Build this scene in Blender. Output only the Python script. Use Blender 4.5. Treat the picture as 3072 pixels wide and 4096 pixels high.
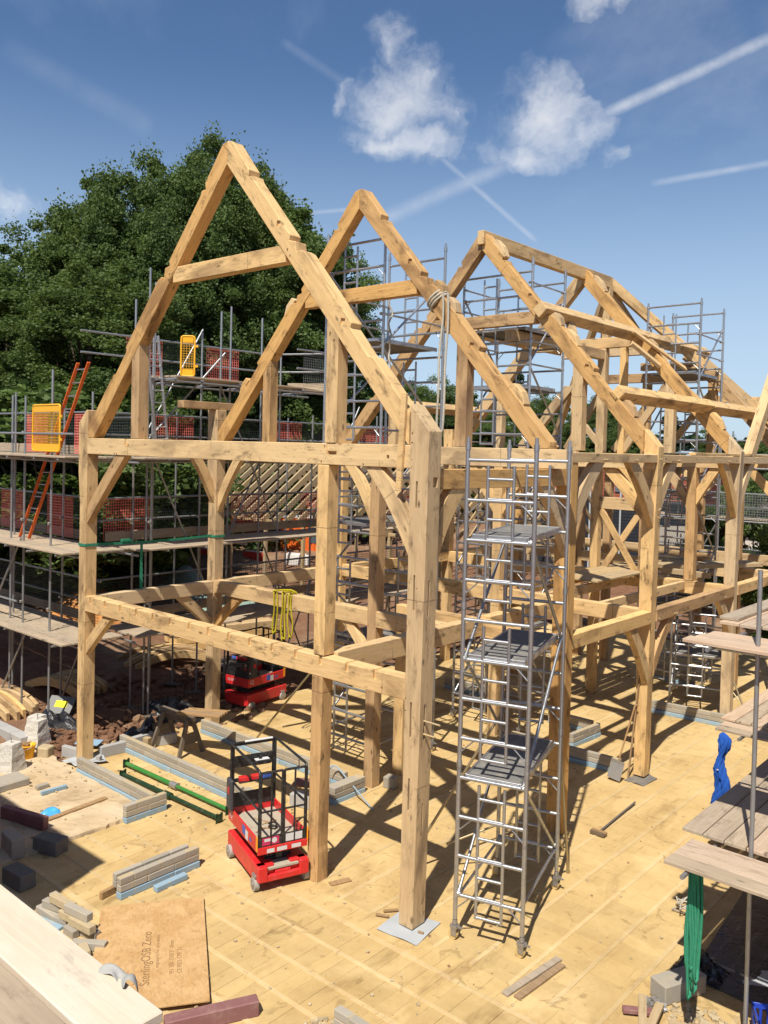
import bpy, bmesh, math, random
import numpy as np
from mathutils import Vector, Matrix
random.seed(7)
rng = np.random.default_rng(7)
for o in list(bpy.data.objects): bpy.data.objects.remove(o)
SC = bpy.context.scene
COL = SC.collection
# ---------------------------------------------------------------- camera
cam_d = bpy.data.cameras.new('camera'); cam = bpy.data.objects.new('camera', cam_d); COL.objects.link(cam)
CAM = Vector((6.6976, -8.4307, 6.2))
Rv = Vector((0.75190862, 0.65877624, 0.02544189)); Uv = Vector((-0.03770471, 0.00444301, 0.99927905)); Fv = Vector((-0.65818825, 0.75232581, -0.02817971))
m = Matrix((Rv, Uv, -Fv)).transposed().to_4x4(); m.translation = CAM
cam.matrix_world = m
cam_d.sensor_fit = 'AUTO'; cam_d.sensor_width = 36.0
cam_d.lens = 36.0*3401.29/4096.0
cam_d.shift_y = -159.15/4096.0
cam_d.clip_start = 0.05; cam_d.clip_end = 2000
SC.camera = cam
SC.render.resolution_x = 768; SC.render.resolution_y = 1024
# ---------------------------------------------------------------- sun: 1 m drop moves a shadow (-0.24, +0.60)
sun_d = bpy.data.lights.new('sun', 'SUN'); sun = bpy.data.objects.new('sun', sun_d); COL.objects.link(sun)
SUNV = Vector((0.24, -0.60, 1.0)).normalized()
sun.rotation_euler = SUNV.to_track_quat('Z', 'Y').to_euler()
sun.location = (0, 0, 40)
sun_d.energy = 5.0; sun_d.angle = math.radians(0.55); sun_d.color = (1.0, 0.945, 0.85)
# ---------------------------------------------------------------- sky
W = bpy.data.worlds.new('World'); SC.world = W; W.use_nodes = True
def build_sky():
    nt = W.node_tree; N = nt.nodes; Lk = nt.links; N.clear()
    out = N.new('ShaderNodeOutputWorld'); bg = N.new('ShaderNodeBackground'); bg.inputs['Strength'].default_value = 0.066
    sky = N.new('ShaderNodeTexSky'); sky.sky_type = 'NISHITA'; sky.sun_disc = False
    sky.sun_elevation = math.asin(SUNV.z); sky.sun_rotation = math.atan2(SUNV.x, SUNV.y)
    sky.air_density = 1.0; sky.dust_density = 0.45; sky.ozone_density = 2.2; sky.altitude = 100
    tc = N.new('ShaderNodeTexCoord')
    def vm(op, a, b=None):
        n = N.new('ShaderNodeVectorMath'); n.operation = op
        for i, v in enumerate((a, b)):
            if v is None: continue
            if isinstance(v, (tuple, list, Vector)): n.inputs[i].default_value = tuple(v)
            else: Lk.new(v, n.inputs[i])
        return n
    def mth(op, a, b=None, c=None, clamp=False):
        n = N.new('ShaderNodeMath'); n.operation = op; n.use_clamp = clamp
        for i, v in enumerate((a, b, c)):
            if v is None: continue
            if isinstance(v, (int, float)): n.inputs[i].default_value = v
            else: Lk.new(v, n.inputs[i])
        return n.outputs[0]
    def sstep(x, a, b):
        n = N.new('ShaderNodeMapRange'); n.interpolation_type = 'SMOOTHSTEP'; n.inputs['From Min'].default_value = a; n.inputs['From Max'].default_value = b
        Lk.new(x, n.inputs['Value']); return n.outputs[0]
    d = tc.outputs['Generated']
    def noise(scale, detail, rough, dist=0.0, vec=None):
        n = N.new('ShaderNodeTexNoise'); n.inputs['Scale'].default_value = scale; n.inputs['Detail'].default_value = detail
        n.inputs['Roughness'].default_value = rough; n.inputs['Distortion'].default_value = dist
        Lk.new(vec if vec is not None else d, n.inputs['Vector']); return n
    def skydir(u, v):      # direction of a place in the sky
        w = Fv + Rv*((u-1535.1)/3401.3) - Uv*((v-1888.9)/3401.3); return w.normalized()
    warp = noise(7.0, 5, 0.6)
    wv = vm('SUBTRACT', warp.outputs['Color'], (0.5, 0.5, 0.5)); wv = vm('SCALE', wv.outputs[0]); wv.inputs['Scale'].default_value = 0.16
    dd = vm('ADD', d, wv.outputs[0]).outputs[0]
    cl = noise(11.0, 9, 0.62, 0.25, dd).outputs['Fac']
    total = None
    # cumulus clouds: (u, v, half width, half height, density)
    blobs = [(1560, 420, 170, 190, 1.0), (1690, 350, 150, 170, .7), (1590, 560, 220, 90, .9), (1520, 190, 110, 120, .45), (2150, 400, 220, 150, .95), (2080, 560, 250, 90, .85), (2300, 480, 150, 130, .75), (2500, 590, 90, 50, .35),
             (620, -10, 130, 60, .7), (2440, 0, 170, 45, .7), (40, 850, 190, 110, .6), (1330, 400, 60, 60, .4), (90, 1500, 500, 120, .3),
             (-900, 500, 300, 170, .7), (3900, 300, 300, 160, .7)]
    up = Vector((0, 0, 1))
    for (u, v, a, b, k) in blobs:
        c = skydir(u, v); e1 = c.cross(up).normalized(); e2 = e1.cross(c)
        dx = vm('DOT_PRODUCT', dd, tuple(e1*(3401.3/a))).outputs['Value']; dy = vm('DOT_PRODUCT', dd, tuple(e2*(3401.3/b))).outputs['Value']
        fr = vm('DOT_PRODUCT', dd, tuple(c)).outputs['Value']
        r = mth('SQRT', mth('ADD', mth('MULTIPLY', dx, dx), mth('MULTIPLY', dy, dy)))
        f = mth('MULTIPLY', mth('SUBTRACT', 1.25, r, clamp=False), mth('GREATER_THAN', fr, 0.3))
        f = mth('MULTIPLY', mth('MAXIMUM', f, 0.0), k)
        total = f if total is None else mth('MAXIMUM', total, f)
    dens = mth('ADD', mth('MULTIPLY', total, 0.85), mth('MULTIPLY', mth('SUBTRACT', cl, 0.5), 1.9))
    dens = mth('MULTIPLY', dens, sstep(total, 0.0, 0.25))
    cum = mth('MULTIPLY', sstep(dens, 0.0, 1.4), 0.96)
    # high thin cirrus and contrails, drawn as great circles between two directions
    ci = noise(2.2, 7, 0.6, 0.6).outputs['Fac']
    cirrus = mth('MULTIPLY', sstep(ci, 0.52, 0.8), 0.16)
    trails = [((1480, 900), (2250, 560), 42, .30), ((2380, 475), (3250, 75), 34, .62), ((1740, 610), (2150, 970), 15, .30), ((1150, 860), (1480, 830), 12, .25), ((2600, 735), (3150, 640), 18, .35), ((1120, 160), (1420, 360), 26, .10), ((0, 180), (620, 520), 60, .07)]
    tr = None
    sn = noise(30.0, 4, 0.6).outputs['Fac']
    for (p, q, wpx, k) in trails:
        a = skydir(*p); b = skydir(*q); n_ = a.cross(b).normalized(); mid = (a+b).normalized(); along = n_.cross(mid).normalized()
        half = math.sin(math.acos(max(-1, min(1, a.dot(b))))/2)
        t = mth('ABSOLUTE', vm('DOT_PRODUCT', d, tuple(n_)).outputs['Value'])
        s_ = mth('ABSOLUTE', vm('DOT_PRODUCT', d, tuple(along)).outputs['Value']); fr = vm('DOT_PRODUCT', d, tuple(mid)).outputs['Value']
        f = mth('MULTIPLY', sstep(t, wpx/3401.3, 0.0), mth('MULTIPLY', sstep(s_, half*1.05, half*.8), mth('GREATER_THAN', fr, 0.2)))
        f = mth('MULTIPLY', f, mth('MULTIPLY', mth('ADD', mth('MULTIPLY', sn, 1.3), -.05), k))
        tr = f if tr is None else mth('MAXIMUM', tr, f)
    thin = mth('MAXIMUM', tr, cirrus)
    fac = mth('MAXIMUM', cum, thin)
    # cloud body: bright edges towards the sun, greyer in the thick base
    shade = sstep(dens, 0.25, 1.5)
    ccol = N.new('ShaderNodeMix'); ccol.data_type = 'RGBA'; Lk.new(shade, ccol.inputs['Factor'])
    ccol.inputs['A'].default_value = (12.0, 12.1, 12.3, 1); ccol.inputs['B'].default_value = (9.0, 9.2, 9.7, 1)
    mx = N.new('ShaderNodeMix'); mx.data_type = 'RGBA'; Lk.new(fac, mx.inputs['Factor']); Lk.new(sky.outputs[0], mx.inputs['A']); Lk.new(ccol.outputs['Result'], mx.inputs['B'])
    # thin summer haze that whitens the sky towards the horizon
    sep = N.new('ShaderNodeSeparateXYZ'); Lk.new(d, sep.inputs[0])
    hz = N.new('ShaderNodeMix'); hz.data_type = 'RGBA'; Lk.new(mth('MULTIPLY', sstep(sep.outputs['Z'], 0.42, 0.02), 0.72), hz.inputs['Factor']); tint = N.new('ShaderNodeMix'); tint.data_type = 'RGBA'; tint.blend_type = 'MULTIPLY'; tint.inputs['Factor'].default_value = 1.0; Lk.new(sky.outputs[0], tint.inputs['A']); tint.inputs['B'].default_value = (0.91, 1.11, 1.30, 1)
    Lk.new(tint.outputs['Result'], hz.inputs['A']); hz.inputs['B'].default_value = (7.2, 9.0, 11.0, 1)
    Lk.new(hz.outputs['Result'], mx.inputs['A'])
    Lk.new(mx.outputs['Result'], bg.inputs['Color']); Lk.new(bg.outputs[0], out.inputs[0])
build_sky()
SC.view_settings.view_transform = 'Standard'; SC.view_settings.look = 'None'; SC.view_settings.gamma = 1.0
SC.view_settings.exposure = 0.36; SC.view_settings.use_curve_mapping = False

# ================================================================ helpers
class MB:
    """collects shapes; build() links them as ONE mesh object"""
    def __init__(s): s.v = []; s.f = []; s.smooth = []
    def add(s, vs, fs, smooth=False):
        o = len(s.v); s.v += [tuple(v) for v in vs]; s.f += [tuple(i+o for i in f) for f in fs]; s.smooth += [smooth]*len(fs); return s
    def box(s, c, size, M=None):
        hx, hy, hz = size[0]/2, size[1]/2, size[2]/2
        vs = [Vector((x, y, z)) for x in (-hx, hx) for y in (-hy, hy) for z in (-hz, hz)]
        c = Vector(c)
        vs = [(M @ v if M else v)+c for v in vs]
        return s.add(vs, [(0, 1, 3, 2), (4, 6, 7, 5), (0, 4, 5, 1), (2, 3, 7, 6), (0, 2, 6, 4), (1, 5, 7, 3)])
    def box2(s, a, b):
        return s.box([(a[i]+b[i])/2 for i in range(3)], [abs(b[i]-a[i]) for i in range(3)])
    def tube(s, p0, p1, r, n=10, r1=None, cap=True, hollow=0):
        p0 = Vector(p0); p1 = Vector(p1); d = (p1-p0)
        if d.length < 1e-6: return s
        q = d.to_track_quat('Z', 'Y').to_matrix(); r1 = r if r1 is None else r1
        vs = []; fs = []
        for k in range(n):
            a = 2*math.pi*k/n; vs.append(p0+q @ Vector((r*math.cos(a), r*math.sin(a), 0)))
        for k in range(n):
            a = 2*math.pi*k/n; vs.append(p1+q @ Vector((r1*math.cos(a), r1*math.sin(a), 0)))
        for k in range(n): fs.append((k, (k+1) % n, n+(k+1) % n, n+k))
        s.add(vs, fs, True)
        if cap: s.add(vs[:n], [tuple(reversed(range(n)))]); s.add(vs[n:], [tuple(range(n))])
        return s
    def path(s, pts, r, n=8, closed=False):
        pts = [Vector(p) for p in pts]; m_ = len(pts); rings = []; up = Vector((0, 0, 1)); last = None
        for i, p in enumerate(pts):
            a = pts[i-1] if (i > 0 or closed) else p; b = pts[(i+1) % m_] if (i < m_-1 or closed) else p
            t = (b-a).normalized()
            if last is None: x = t.cross(up if abs(t.z) < .9 else Vector((1, 0, 0))).normalized()
            else: x = (last - t*last.dot(t)).normalized()
            last = x; y = t.cross(x); rr = r[i] if isinstance(r, (list, tuple)) else r
            rings.append([p+(x*math.cos(2*math.pi*k/n)+y*math.sin(2*math.pi*k/n))*rr for k in range(n)])
        vs = [v for g in rings for v in g]; fs = []
        for i in range(m_ if closed else m_-1):
            j = (i+1) % m_
            for k in range(n): fs.append((i*n+k, i*n+(k+1) % n, j*n+(k+1) % n, j*n+k))
        s.add(vs, fs, True)
        if not closed: s.add(rings[0], [tuple(reversed(range(n)))]); s.add(rings[-1], [tuple(range(n))])
        return s
    def prism(s, poly, y0, y1, M=None):
        """poly in (x,z), extruded y0..y1"""
        n = len(poly); vs = [Vector((x, y0, z)) for x, z in poly]+[Vector((x, y1, z)) for x, z in poly]
        if M: vs = [M @ v for v in vs]
        fs = [tuple(range(n)), tuple(reversed(range(n, 2*n)))]+[(i, i+n, (i+1) % n+n, (i+1) % n) for i in range(n)]
        return s.add(vs, fs)
    def mesh(s, name, bevel=0, seg=1):
        me = bpy.data.meshes.new(name); me.from_pydata([tuple(v) for v in s.v], [], s.f)
        me.polygons.foreach_set('use_smooth', s.smooth)
        bm = bmesh.new(); bm.from_mesh(me); bmesh.ops.recalc_face_normals(bm, faces=bm.faces)
        if bevel:
            es = [e for e in bm.edges if len(e.link_faces) == 2 and e.calc_face_angle(0) > 0.5]
            bmesh.ops.bevel(bm, geom=es, offset=bevel, segments=seg, affect='EDGES', clamp_overlap=True)
        bm.to_mesh(me); bm.free(); return me
    def build(s, name, mat, parent=None, bevel=0, M=None):
        return link(name, s.mesh(name, bevel), mat, parent, M)
def link(name, me, mat, parent=None, M=None):
    if mat and not me.materials:
        for x in (mat if isinstance(mat, list) else [mat]): me.materials.append(x)
    o = bpy.data.objects.new(name, me); COL.objects.link(o)
    if parent: o.parent = parent
    if M is not None: o.matrix_local = M
    return o
def tag(o, label, cat, group=None):
    o['label'] = label; o['category'] = cat
    if group: o['group'] = group
    return o
def thing(name, label, cat, loc=(0, 0, 0), rz=0, group=None):
    o = bpy.data.objects.new(name, None); COL.objects.link(o); o.empty_display_size = .2
    o.location = loc; o.rotation_euler = (0, 0, rz); return tag(o, label, cat, group)
def struct(o): o['kind'] = 'structure'; return o
def frame(p0, p1, up=(0, 0, 1)):
    p0 = Vector(p0); x = (Vector(p1)-p0).normalized(); up = Vector(up)
    if abs(x.dot(up)) > .99: up = Vector((0, 1, 0)) if abs(x.y) < .9 else Vector((1, 0, 0))
    y = up.cross(x).normalized(); z = x.cross(y)
    M = Matrix((x, y, z)).transposed().to_4x4(); M.translation = p0; return M
def bar(name, p0, p1, w, h, mat, parent=None, up=(0, 0, 1), bevel=.006):
    """a straight timber/board: w across, h along up"""
    L = (Vector(p1)-Vector(p0)).length
    return MB().box((L/2, 0, 0), (L, w, h)).build(name, mat, parent, bevel, frame(p0, p1, up))
def copy_tree(root, loc=None, rz=None, label=None):
    r = root.copy(); COL.objects.link(r)
    if loc is not None: r.location = loc
    if rz is not None: r.rotation_euler = (0, 0, rz)
    if label: r['label'] = label
    for ch in [c for c in root.children]:
        k = ch.copy(); COL.objects.link(k); k.parent = r; k.matrix_local = ch.matrix_local
        for g in ch.children:
            q = g.copy(); COL.objects.link(q); q.parent = k; q.matrix_local = g.matrix_local
    return r
def cut(o, boxes):
    """real recesses: boolean away boxes given as (centre, size[, matrix]) in world space"""
    c = MB()
    for b in boxes: c.box(*b)
    co = c.build('cutter', None); md = o.modifiers.new('b', 'BOOLEAN'); md.object = co; md.operation = 'DIFFERENCE'; md.solver = 'EXACT'; md.use_self = True
    dg = bpy.context.evaluated_depsgraph_get(); dg.update()
    me = bpy.data.meshes.new_from_object(o.evaluated_get(dg)); old = o.data; o.modifiers.clear(); o.data = me; me.name = o.name
    bpy.data.objects.remove(co); bpy.data.meshes.remove(old)
def U(a, b): return random.uniform(a, b)
# ================================================================ materials
def S2L(c):
    return tuple(((x/255)/12.92 if x/255 <= .04045 else (((x/255)+.055)/1.055)**2.4) for x in c)
class NT:
    def __init__(s, name, rough=.7, metal=0, spec=.3):
        s.m = bpy.data.materials.new(name); s.m.use_nodes = True; s.t = s.m.node_tree; s.b = s.t.nodes['Principled BSDF']
        s.b.inputs['Roughness'].default_value = rough; s.b.inputs['Metallic'].default_value = metal; s.b.inputs['Specular IOR Level'].default_value = spec
    def n(s, t, **k):
        x = s.t.nodes.new('ShaderNode'+t)
        for a, v in k.items():
            if a in x.inputs: s.set(x.inputs[a], v)
            else: setattr(x, a, v)
        return x
    def set(s, i, v):
        if isinstance(v, bpy.types.NodeSocket): s.t.links.new(v, i)
        else: i.default_value = v
    def math(s, op, a, b=0.0, clamp=False):
        x = s.n('Math', operation=op, use_clamp=clamp); s.set(x.inputs[0], a); s.set(x.inputs[1], b); return x.outputs[0]
    def rng(s, v, a, b, c=0.0, d=1.0):
        x = s.n('MapRange', interpolation_type='SMOOTHSTEP'); s.set(x.inputs['Value'], v)
        for k, q in zip(('From Min', 'From Max', 'To Min', 'To Max'), (a, b, c, d)): x.inputs[k].default_value = q
        return x.outputs[0]
    def mix(s, f, a, b, mode='MIX'):
        x = s.n('Mix', data_type='RGBA', blend_type=mode); s.set(x.inputs['Factor'], f)
        for k, v in (('A', a), ('B', b)):
            if isinstance(v, tuple) and len(v) == 3: v = v+(1,)
            s.set(x.inputs[k], v)
        return x.outputs['Result']
    def co(s, space='Object', scale=(1, 1, 1), rand=0.0):
        tc = s.n('TexCoord').outputs[space] if space != 'Position' else s.n('NewGeometry').outputs['Position']
        if rand:
            r = s.n('ObjectInfo').outputs['Random']; cmb = s.n('CombineXYZ'); 
            for i, k in enumerate((rand, rand*.73, rand*.41)): s.set(cmb.inputs[i], s.math('MULTIPLY', r, k))
            tc = s._vadd(tc, cmb.outputs[0])
        mp = s.n('Mapping'); s.set(mp.inputs['Vector'], tc); mp.inputs['Scale'].default_value = scale; return mp.outputs[0]
    def _vadd(s, a, b):
        x = s.n('VectorMath', operation='ADD'); s.set(x.inputs[0], a); s.set(x.inputs[1], b); return x.outputs[0]
    def noise(s, vec, scale, detail=5, rough=.55, dist=0.0):
        x = s.n('TexNoise'); s.set(x.inputs['Vector'], vec); x.inputs['Scale'].default_value = scale; x.inputs['Detail'].default_value = detail
        x.inputs['Roughness'].default_value = rough; x.inputs['Distortion'].default_value = dist; return x.outputs['Fac']
    def rand(s): return s.n('ObjectInfo').outputs['Random']
    def hsv(s, c, v, sat=1.0, hue=.5):
        x = s.n('HueSaturation'); s.set(x.inputs['Color'], c); s.set(x.inputs['Value'], v); s.set(x.inputs['Saturation'], sat); s.set(x.inputs['Hue'], hue); return x.outputs[0]
    def bump(s, h, strength=.3, dist=.01):
        x = s.n('Bump'); x.inputs['Strength'].default_value = strength; x.inputs['Distance'].default_value = dist; s.set(x.inputs['Height'], h); s.t.links.new(x.outputs[0], s.b.inputs['Normal'])
    def done(s, col, rough=None):
        if isinstance(col, tuple) and len(col) == 3: col = col+(1,)
        s.set(s.b.inputs['Base Color'], col)
        if rough is not None: s.set(s.b.inputs['Roughness'], rough)
        return s.m
def mat_wood(name, light, dark, stain, stain_amt=.55, knots=True, var=.16, grain=1.0, rough=.72):
    t = NT(name, rough, 0, .25)
    v = t.co('Object', (.55, 9, 9), 37.0); g = t.noise(v, 3.2, 7, .6, .4)
    fine = t.noise(t.co('Object', (1.4, 60, 60), 11.0), 3, 3, .6)
    big = t.noise(t.co('Object', (.7, 2.2, 2.2), 91.0), 1.1, 5, .6, .6)
    c = t.mix(t.rng(g, .3, .72), light, dark)
    c = t.mix(t.math('MULTIPLY', t.rng(fine, .35, .75), .22*grain), c, tuple(x*.55 for x in dark))
    st = t.math('MULTIPLY', t.rng(big, .47, .70), stain_amt); c = t.mix(st, c, stain)
    blot = t.noise(t.co('Object', (1.3, 3.4, 3.4), 53.0), 1.9, 7, .72, .3)
    c = t.mix(t.math('MULTIPLY', t.rng(blot, .53, .69), stain_amt*.85), c, tuple(x*.45 for x in stain))
    if knots:
        vo = t.n('TexVoronoi', feature='F1'); t.set(vo.inputs['Vector'], t.co('Object', (1.1, 2.6, 2.6), 71.0)); vo.inputs['Scale'].default_value = 1.7
        k = t.rng(vo.outputs['Distance'], .14, .04); c = t.mix(t.math('MULTIPLY', k, .75), c, tuple(x*.33 for x in stain))
        # drying checks: long thin dark splits along the grain
        ck = t.noise(t.co('Object', (.35, 7, 7), 23.0), 2.1, 2, .5, .1); ck = t.math('ABSOLUTE', t.math('SUBTRACT', ck, .5)); 
        msk = t.rng(t.noise(t.co('Object', (.8, 1, 1), 61.0), 1.3, 2), .54, .62)
        c = t.mix(t.math('MULTIPLY', t.math('MULTIPLY', t.rng(ck, .006, .0015), msk), .7), c, tuple(x*.18 for x in stain))
        # scribed setting-out lines across the timber, sparse
        sx = t.n('SeparateXYZ'); t.set(sx.inputs[0], t.co('Object', (1, 1, 1), 29.0)); l1 = t.math('FRACT', t.math('MULTIPLY', sx.outputs[0], .83)); l2 = t.math('ABSOLUTE', t.math('SUBTRACT', l1, .5))
        gm = t.rng(t.noise(t.co('Object', (1, 1, 1), 67.0), .9, 2), .50, .56); c = t.mix(t.math('MULTIPLY', t.math('MULTIPLY', t.rng(l2, .007, .003), gm), .6), c, tuple(x*.3 for x in stain))
    r = t.rand(); c = t.hsv(c, t.math('ADD', t.math('MULTIPLY', r, var), 1-var*.55), t.math('ADD', t.math('MULTIPLY', r, .18), .9))
    t.bump(t.math('ADD', g, t.math('MULTIPLY', fine, .6)), .28, .006)
    return t.done(c)
def mat_plain(name, col, rough=.6, metal=0, spec=.35, dirt=.0, dirtcol=(.25, .2, .14), scale=6, var=.0, bump=0, space='Object'):
    t = NT(name, rough, metal, spec); c = col+(1,)
    if dirt or var or bump:
        v = t.co(space, (1, 1, 1), 17.0 if space == 'Object' else 0); n = t.noise(v, scale, 6, .65)
        if dirt: c = t.mix(t.math('MULTIPLY', t.rng(n, .45, .75), dirt), c, dirtcol)
        if var: c = t.hsv(c, t.math('ADD', t.math('MULTIPLY', t.rand(), var), 1-var*.5))
        if bump: t.bump(n, bump, .02)
        t.set(t.b.inputs['Roughness'], t.rng(n, .2, .8, max(.05, rough-.12), min(1, rough+.15)))
    return t.done(c)
OAK = mat_wood('oak', (0.71, 0.49, 0.240), (0.61, 0.40, 0.182), (0.30, 0.19, 0.095), .88, var=.34)
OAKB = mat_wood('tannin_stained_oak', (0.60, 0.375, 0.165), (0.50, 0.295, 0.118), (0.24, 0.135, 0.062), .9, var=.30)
OAKP = mat_wood('pale_fresh_oak', (0.72, 0.52, 0.28), (0.63, 0.44, 0.225), (0.34, 0.23, 0.125), .8, var=.20)
SOFT = mat_wood('softwood', (0.484, 0.367, 0.211), (0.406, 0.289, 0.148), (0.328, 0.218, 0.117), .3, knots=True, var=.14)
BOARD = mat_wood('scaffold_board_wood', (0.468, 0.374, 0.265), (0.382, 0.296, 0.203), (0.281, 0.218, 0.156), .55, knots=True, var=.22)
PINE = mat_wood('offcut_wood', (0.390, 0.257, 0.133), (0.296, 0.179, 0.086), (0.203, 0.117, 0.062), .4, var=.2)
GREYW = mat_wood('weathered_wood', (0.203, 0.164, 0.125), (0.140, 0.109, 0.078), (0.078, 0.062, 0.047), .5, var=.2)
GALV = mat_plain('galvanised_steel', (.36, .37, .37), .48, .75, .5, .35, (.22, .2, .17), 9, .15)
ALU = mat_plain('aluminium_tube', (.47, .475, .48), .38, .85, .5, .55, (.20, .195, .18), 11, .14)
CAST = mat_plain('cast_fitting', (.38, .36, .33), .5, .7, .5, .4, (.2, .17, .13), 20)
PLY = mat_plain('grey_platform_ply', (.17, .165, .155), .8, 0, .2, .7, (.33, .29, .23), 7, bump=.2)
RED = mat_plain('red_paint', (.58, .018, .02), .38, 0, .5, .30, (.40, .13, .10), 8)
BLACK = mat_plain('black_paint', (.012, .012, .013), .42, 0, .5, .35, (.16, .15, .13), 18)
RUB = mat_plain('grey_tyre', (.33, .31, .28), .8, 0, .3, .4, (.42, .36, .26), 9)
YEL = mat_plain('yellow_plastic', (.80, .40, .012), .45, 0, .45, .18, (.55, .38, .15), 6)
ORG = mat_plain('orange_fibreglass', (.72, .13, .015), .5, 0, .4, .2, (.5, .3, .2), 8)
BLUF = mat_plain('blue_cloth', (.022, .09, .38), .9, 0, .1, .25, (.05, .18, .60), 9, bump=.3)
GRNS = mat_plain('green_webbing', (.035, .21, .12), .9, 0, .1, .45, (.10, .30, .19), 16, bump=.4)
YELS = mat_plain('yellow_webbing', (.44, .36, .02), .9, 0, .1, .5, (.24, .19, .03), 22, bump=.4)
ROPE = mat_plain('rope_fibre', (0.484, 0.445, 0.359), .9, 0, .1, .5, (0.328, 0.296, 0.218), 40, bump=.5)
BLOCK = mat_plain('concrete_block', (0.343, 0.308, 0.250), .92, 0, .12, .55, (0.429, 0.351, 0.226), 7, .22, .35)
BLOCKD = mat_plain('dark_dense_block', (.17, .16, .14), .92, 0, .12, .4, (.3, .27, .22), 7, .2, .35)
PALEB = mat_plain('pale_aerated_block', (0.367, 0.359, 0.343), .92, 0, .12, .4, (0.437, 0.382, 0.296), 5, .15, .2)
MORT = mat_plain('sandy_mortar', (0.437, 0.351, 0.218), .95, 0, .1, .5, (0.351, 0.281, 0.172), 15, 0, .6)
BLUI = mat_plain('blue_insulation', (.25, .36, .44), .75, 0, .2, .6, (.46, .39, .27), 6, .12)
BLUP = mat_plain('blue_plastic_bag', (.05, .36, .72), .35, 0, .5, .2, (.5, .55, .6), 9)
PURP = mat_plain('red_oxide_steel', (.23, .105, .10), .62, .1, .35, .5, (.36, .24, .19), 6, .1, .2)
PGRN = mat_plain('green_prop_paint', (.035, .20, .035), .5, .1, .4, .4, (.20, .22, .11), 10)
PDGR = mat_plain('dark_green_prop_paint', (.012, .04, .016), .5, .1, .4, .4, (.12, .13, .08), 10)
STONE = mat_plain('white_padstone', (0.562, 0.530, 0.468), .95, 0, .1, .6, (0.374, 0.320, 0.242), 18, 0, 1.0)
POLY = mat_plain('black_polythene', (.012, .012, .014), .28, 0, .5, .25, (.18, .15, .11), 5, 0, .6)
SHEET = mat_plain('grey_polythene', (0.390, 0.413, 0.429), .45, 0, .4, .3, (0.452, 0.413, 0.328), 6, 0, .3)
STEEL = mat_plain('worn_tool_steel', (.38, .37, .35), .45, .6, .5, .5, (.25, .2, .15), 12)
MESHR = mat_plain('red_guard_mesh', (.80, .20, .16), .6, 0, .3)
MESHG = mat_plain('dark_guard_mesh', (.045, .055, .05), .6, 0, .3)
MESHK = mat_plain('grey_guard_mesh', (.22, .23, .22), .6, .2, .3)
CRATE = mat_plain('blue_crate_plastic', (.02, .06, .42), .4, 0, .45)
WHITE = mat_plain('white_label', (0.585, 0.577, 0.562), .5, 0, .4, .2, (0.390, 0.367, 0.312), 9)
CREAM = mat_plain('cream_deck_plate', (0.390, 0.343, 0.265), .85, 0, .2, .5, (0.273, 0.226, 0.156), 8)
MAG = mat_plain('pink_label', (.50, .03, .10), .5)
BLULAB = mat_plain('blue_label', (.06, .12, .42), .5)
AMBER = mat_plain('amber_plastic', (.85, .30, .01), .35, 0, .5)
INK = mat_plain('black_ink', (.24, .14, .065), .9, 0, .1)
# ================================================================ the setting: soil, floor, screed
def mat_soil():
    t = NT('red_brown_soil', .95, 0, .1); v = t.co('Position')
    a = t.noise(v, .35, 6, .6); b = t.noise(v, 3.5, 8, .7); c_ = t.noise(v, 22, 5, .7)
    c = t.mix(t.rng(b, .3, .7), (.25, .135, .08), (.17, .085, .05)); c = t.mix(t.rng(a, .45, .7), c, (.32, .21, .13))
    c = t.mix(t.math('MULTIPLY', t.rng(c_, .58, .75), .6), c, (.48, .36, .26))
    t.bump(t.math('ADD', b, t.math('MULTIPLY', c_, .5)), .9, .08); return t.done(c)
SOIL = mat_soil()
def mat_floor(name, c1, c2, wet):
    t = NT(name, .9, 0, .15); v = t.co('Position')
    a = t.noise(v, .55, 6, .62, .4); b = t.noise(v, 4.5, 7, .7); d = t.noise(v, 40, 4, .7); w_ = t.noise(t.co('Position', (1.5, .5, 1)), 1.1, 7, .68, .5)
    c = t.mix(t.rng(a, .33, .68), c1, c2); c = t.mix(t.math('MULTIPLY', t.rng(b, .45, .7), .35), c, tuple(x*.78 for x in c2))
    c = t.mix(t.math('MULTIPLY', t.rng(w_, .51, .72), .75), c, wet)
    sp = t.noise(v, 9, 3, .5); c = t.mix(t.math('MULTIPLY', t.rng(sp, .70, .76), .55), c, tuple(x*.45 for x in wet))
    pd = t.noise(t.co('Position', (1, 1, 1)), .8, 5, .65, .8); c = t.mix(t.math('MULTIPLY', t.rng(pd, .48, .70), .6), c, tuple(min(1, x*1.16+.03) for x in c1))
    sc_ = t.noise(t.co('Position', (9, .9, 1)), 1.6, 6, .7, .3); c = t.mix(t.math('MULTIPLY', t.rng(sc_, .58, .72), .45), c, wet)
    fp = t.noise(v, 2.6, 4, .6, 1.2); c = t.mix(t.math('MULTIPLY', t.rng(fp, .60, .68), .45), c, tuple(x*.8 for x in wet))
    c = t.hsv(c, t.math('ADD', t.math('MULTIPLY', t.rand(), .14), .93))
    t.bump(t.math('ADD', b, t.math('MULTIPLY', d, .35)), .35, .02); return t.done(c)
FBLK = mat_floor('dusty_floor_block', (0.515, 0.370, 0.168), (0.445, 0.304, 0.129), (0.281, 0.179, 0.074))
FBEAM = mat_floor('dusty_floor_beam', (0.546, 0.410, 0.211), (0.491, 0.351, 0.168), (0.359, 0.242, 0.117))
DUST = mat_floor('sandy_screed', (0.515, 0.406, 0.265), (0.468, 0.343, 0.195), (0.328, 0.234, 0.133))
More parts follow.
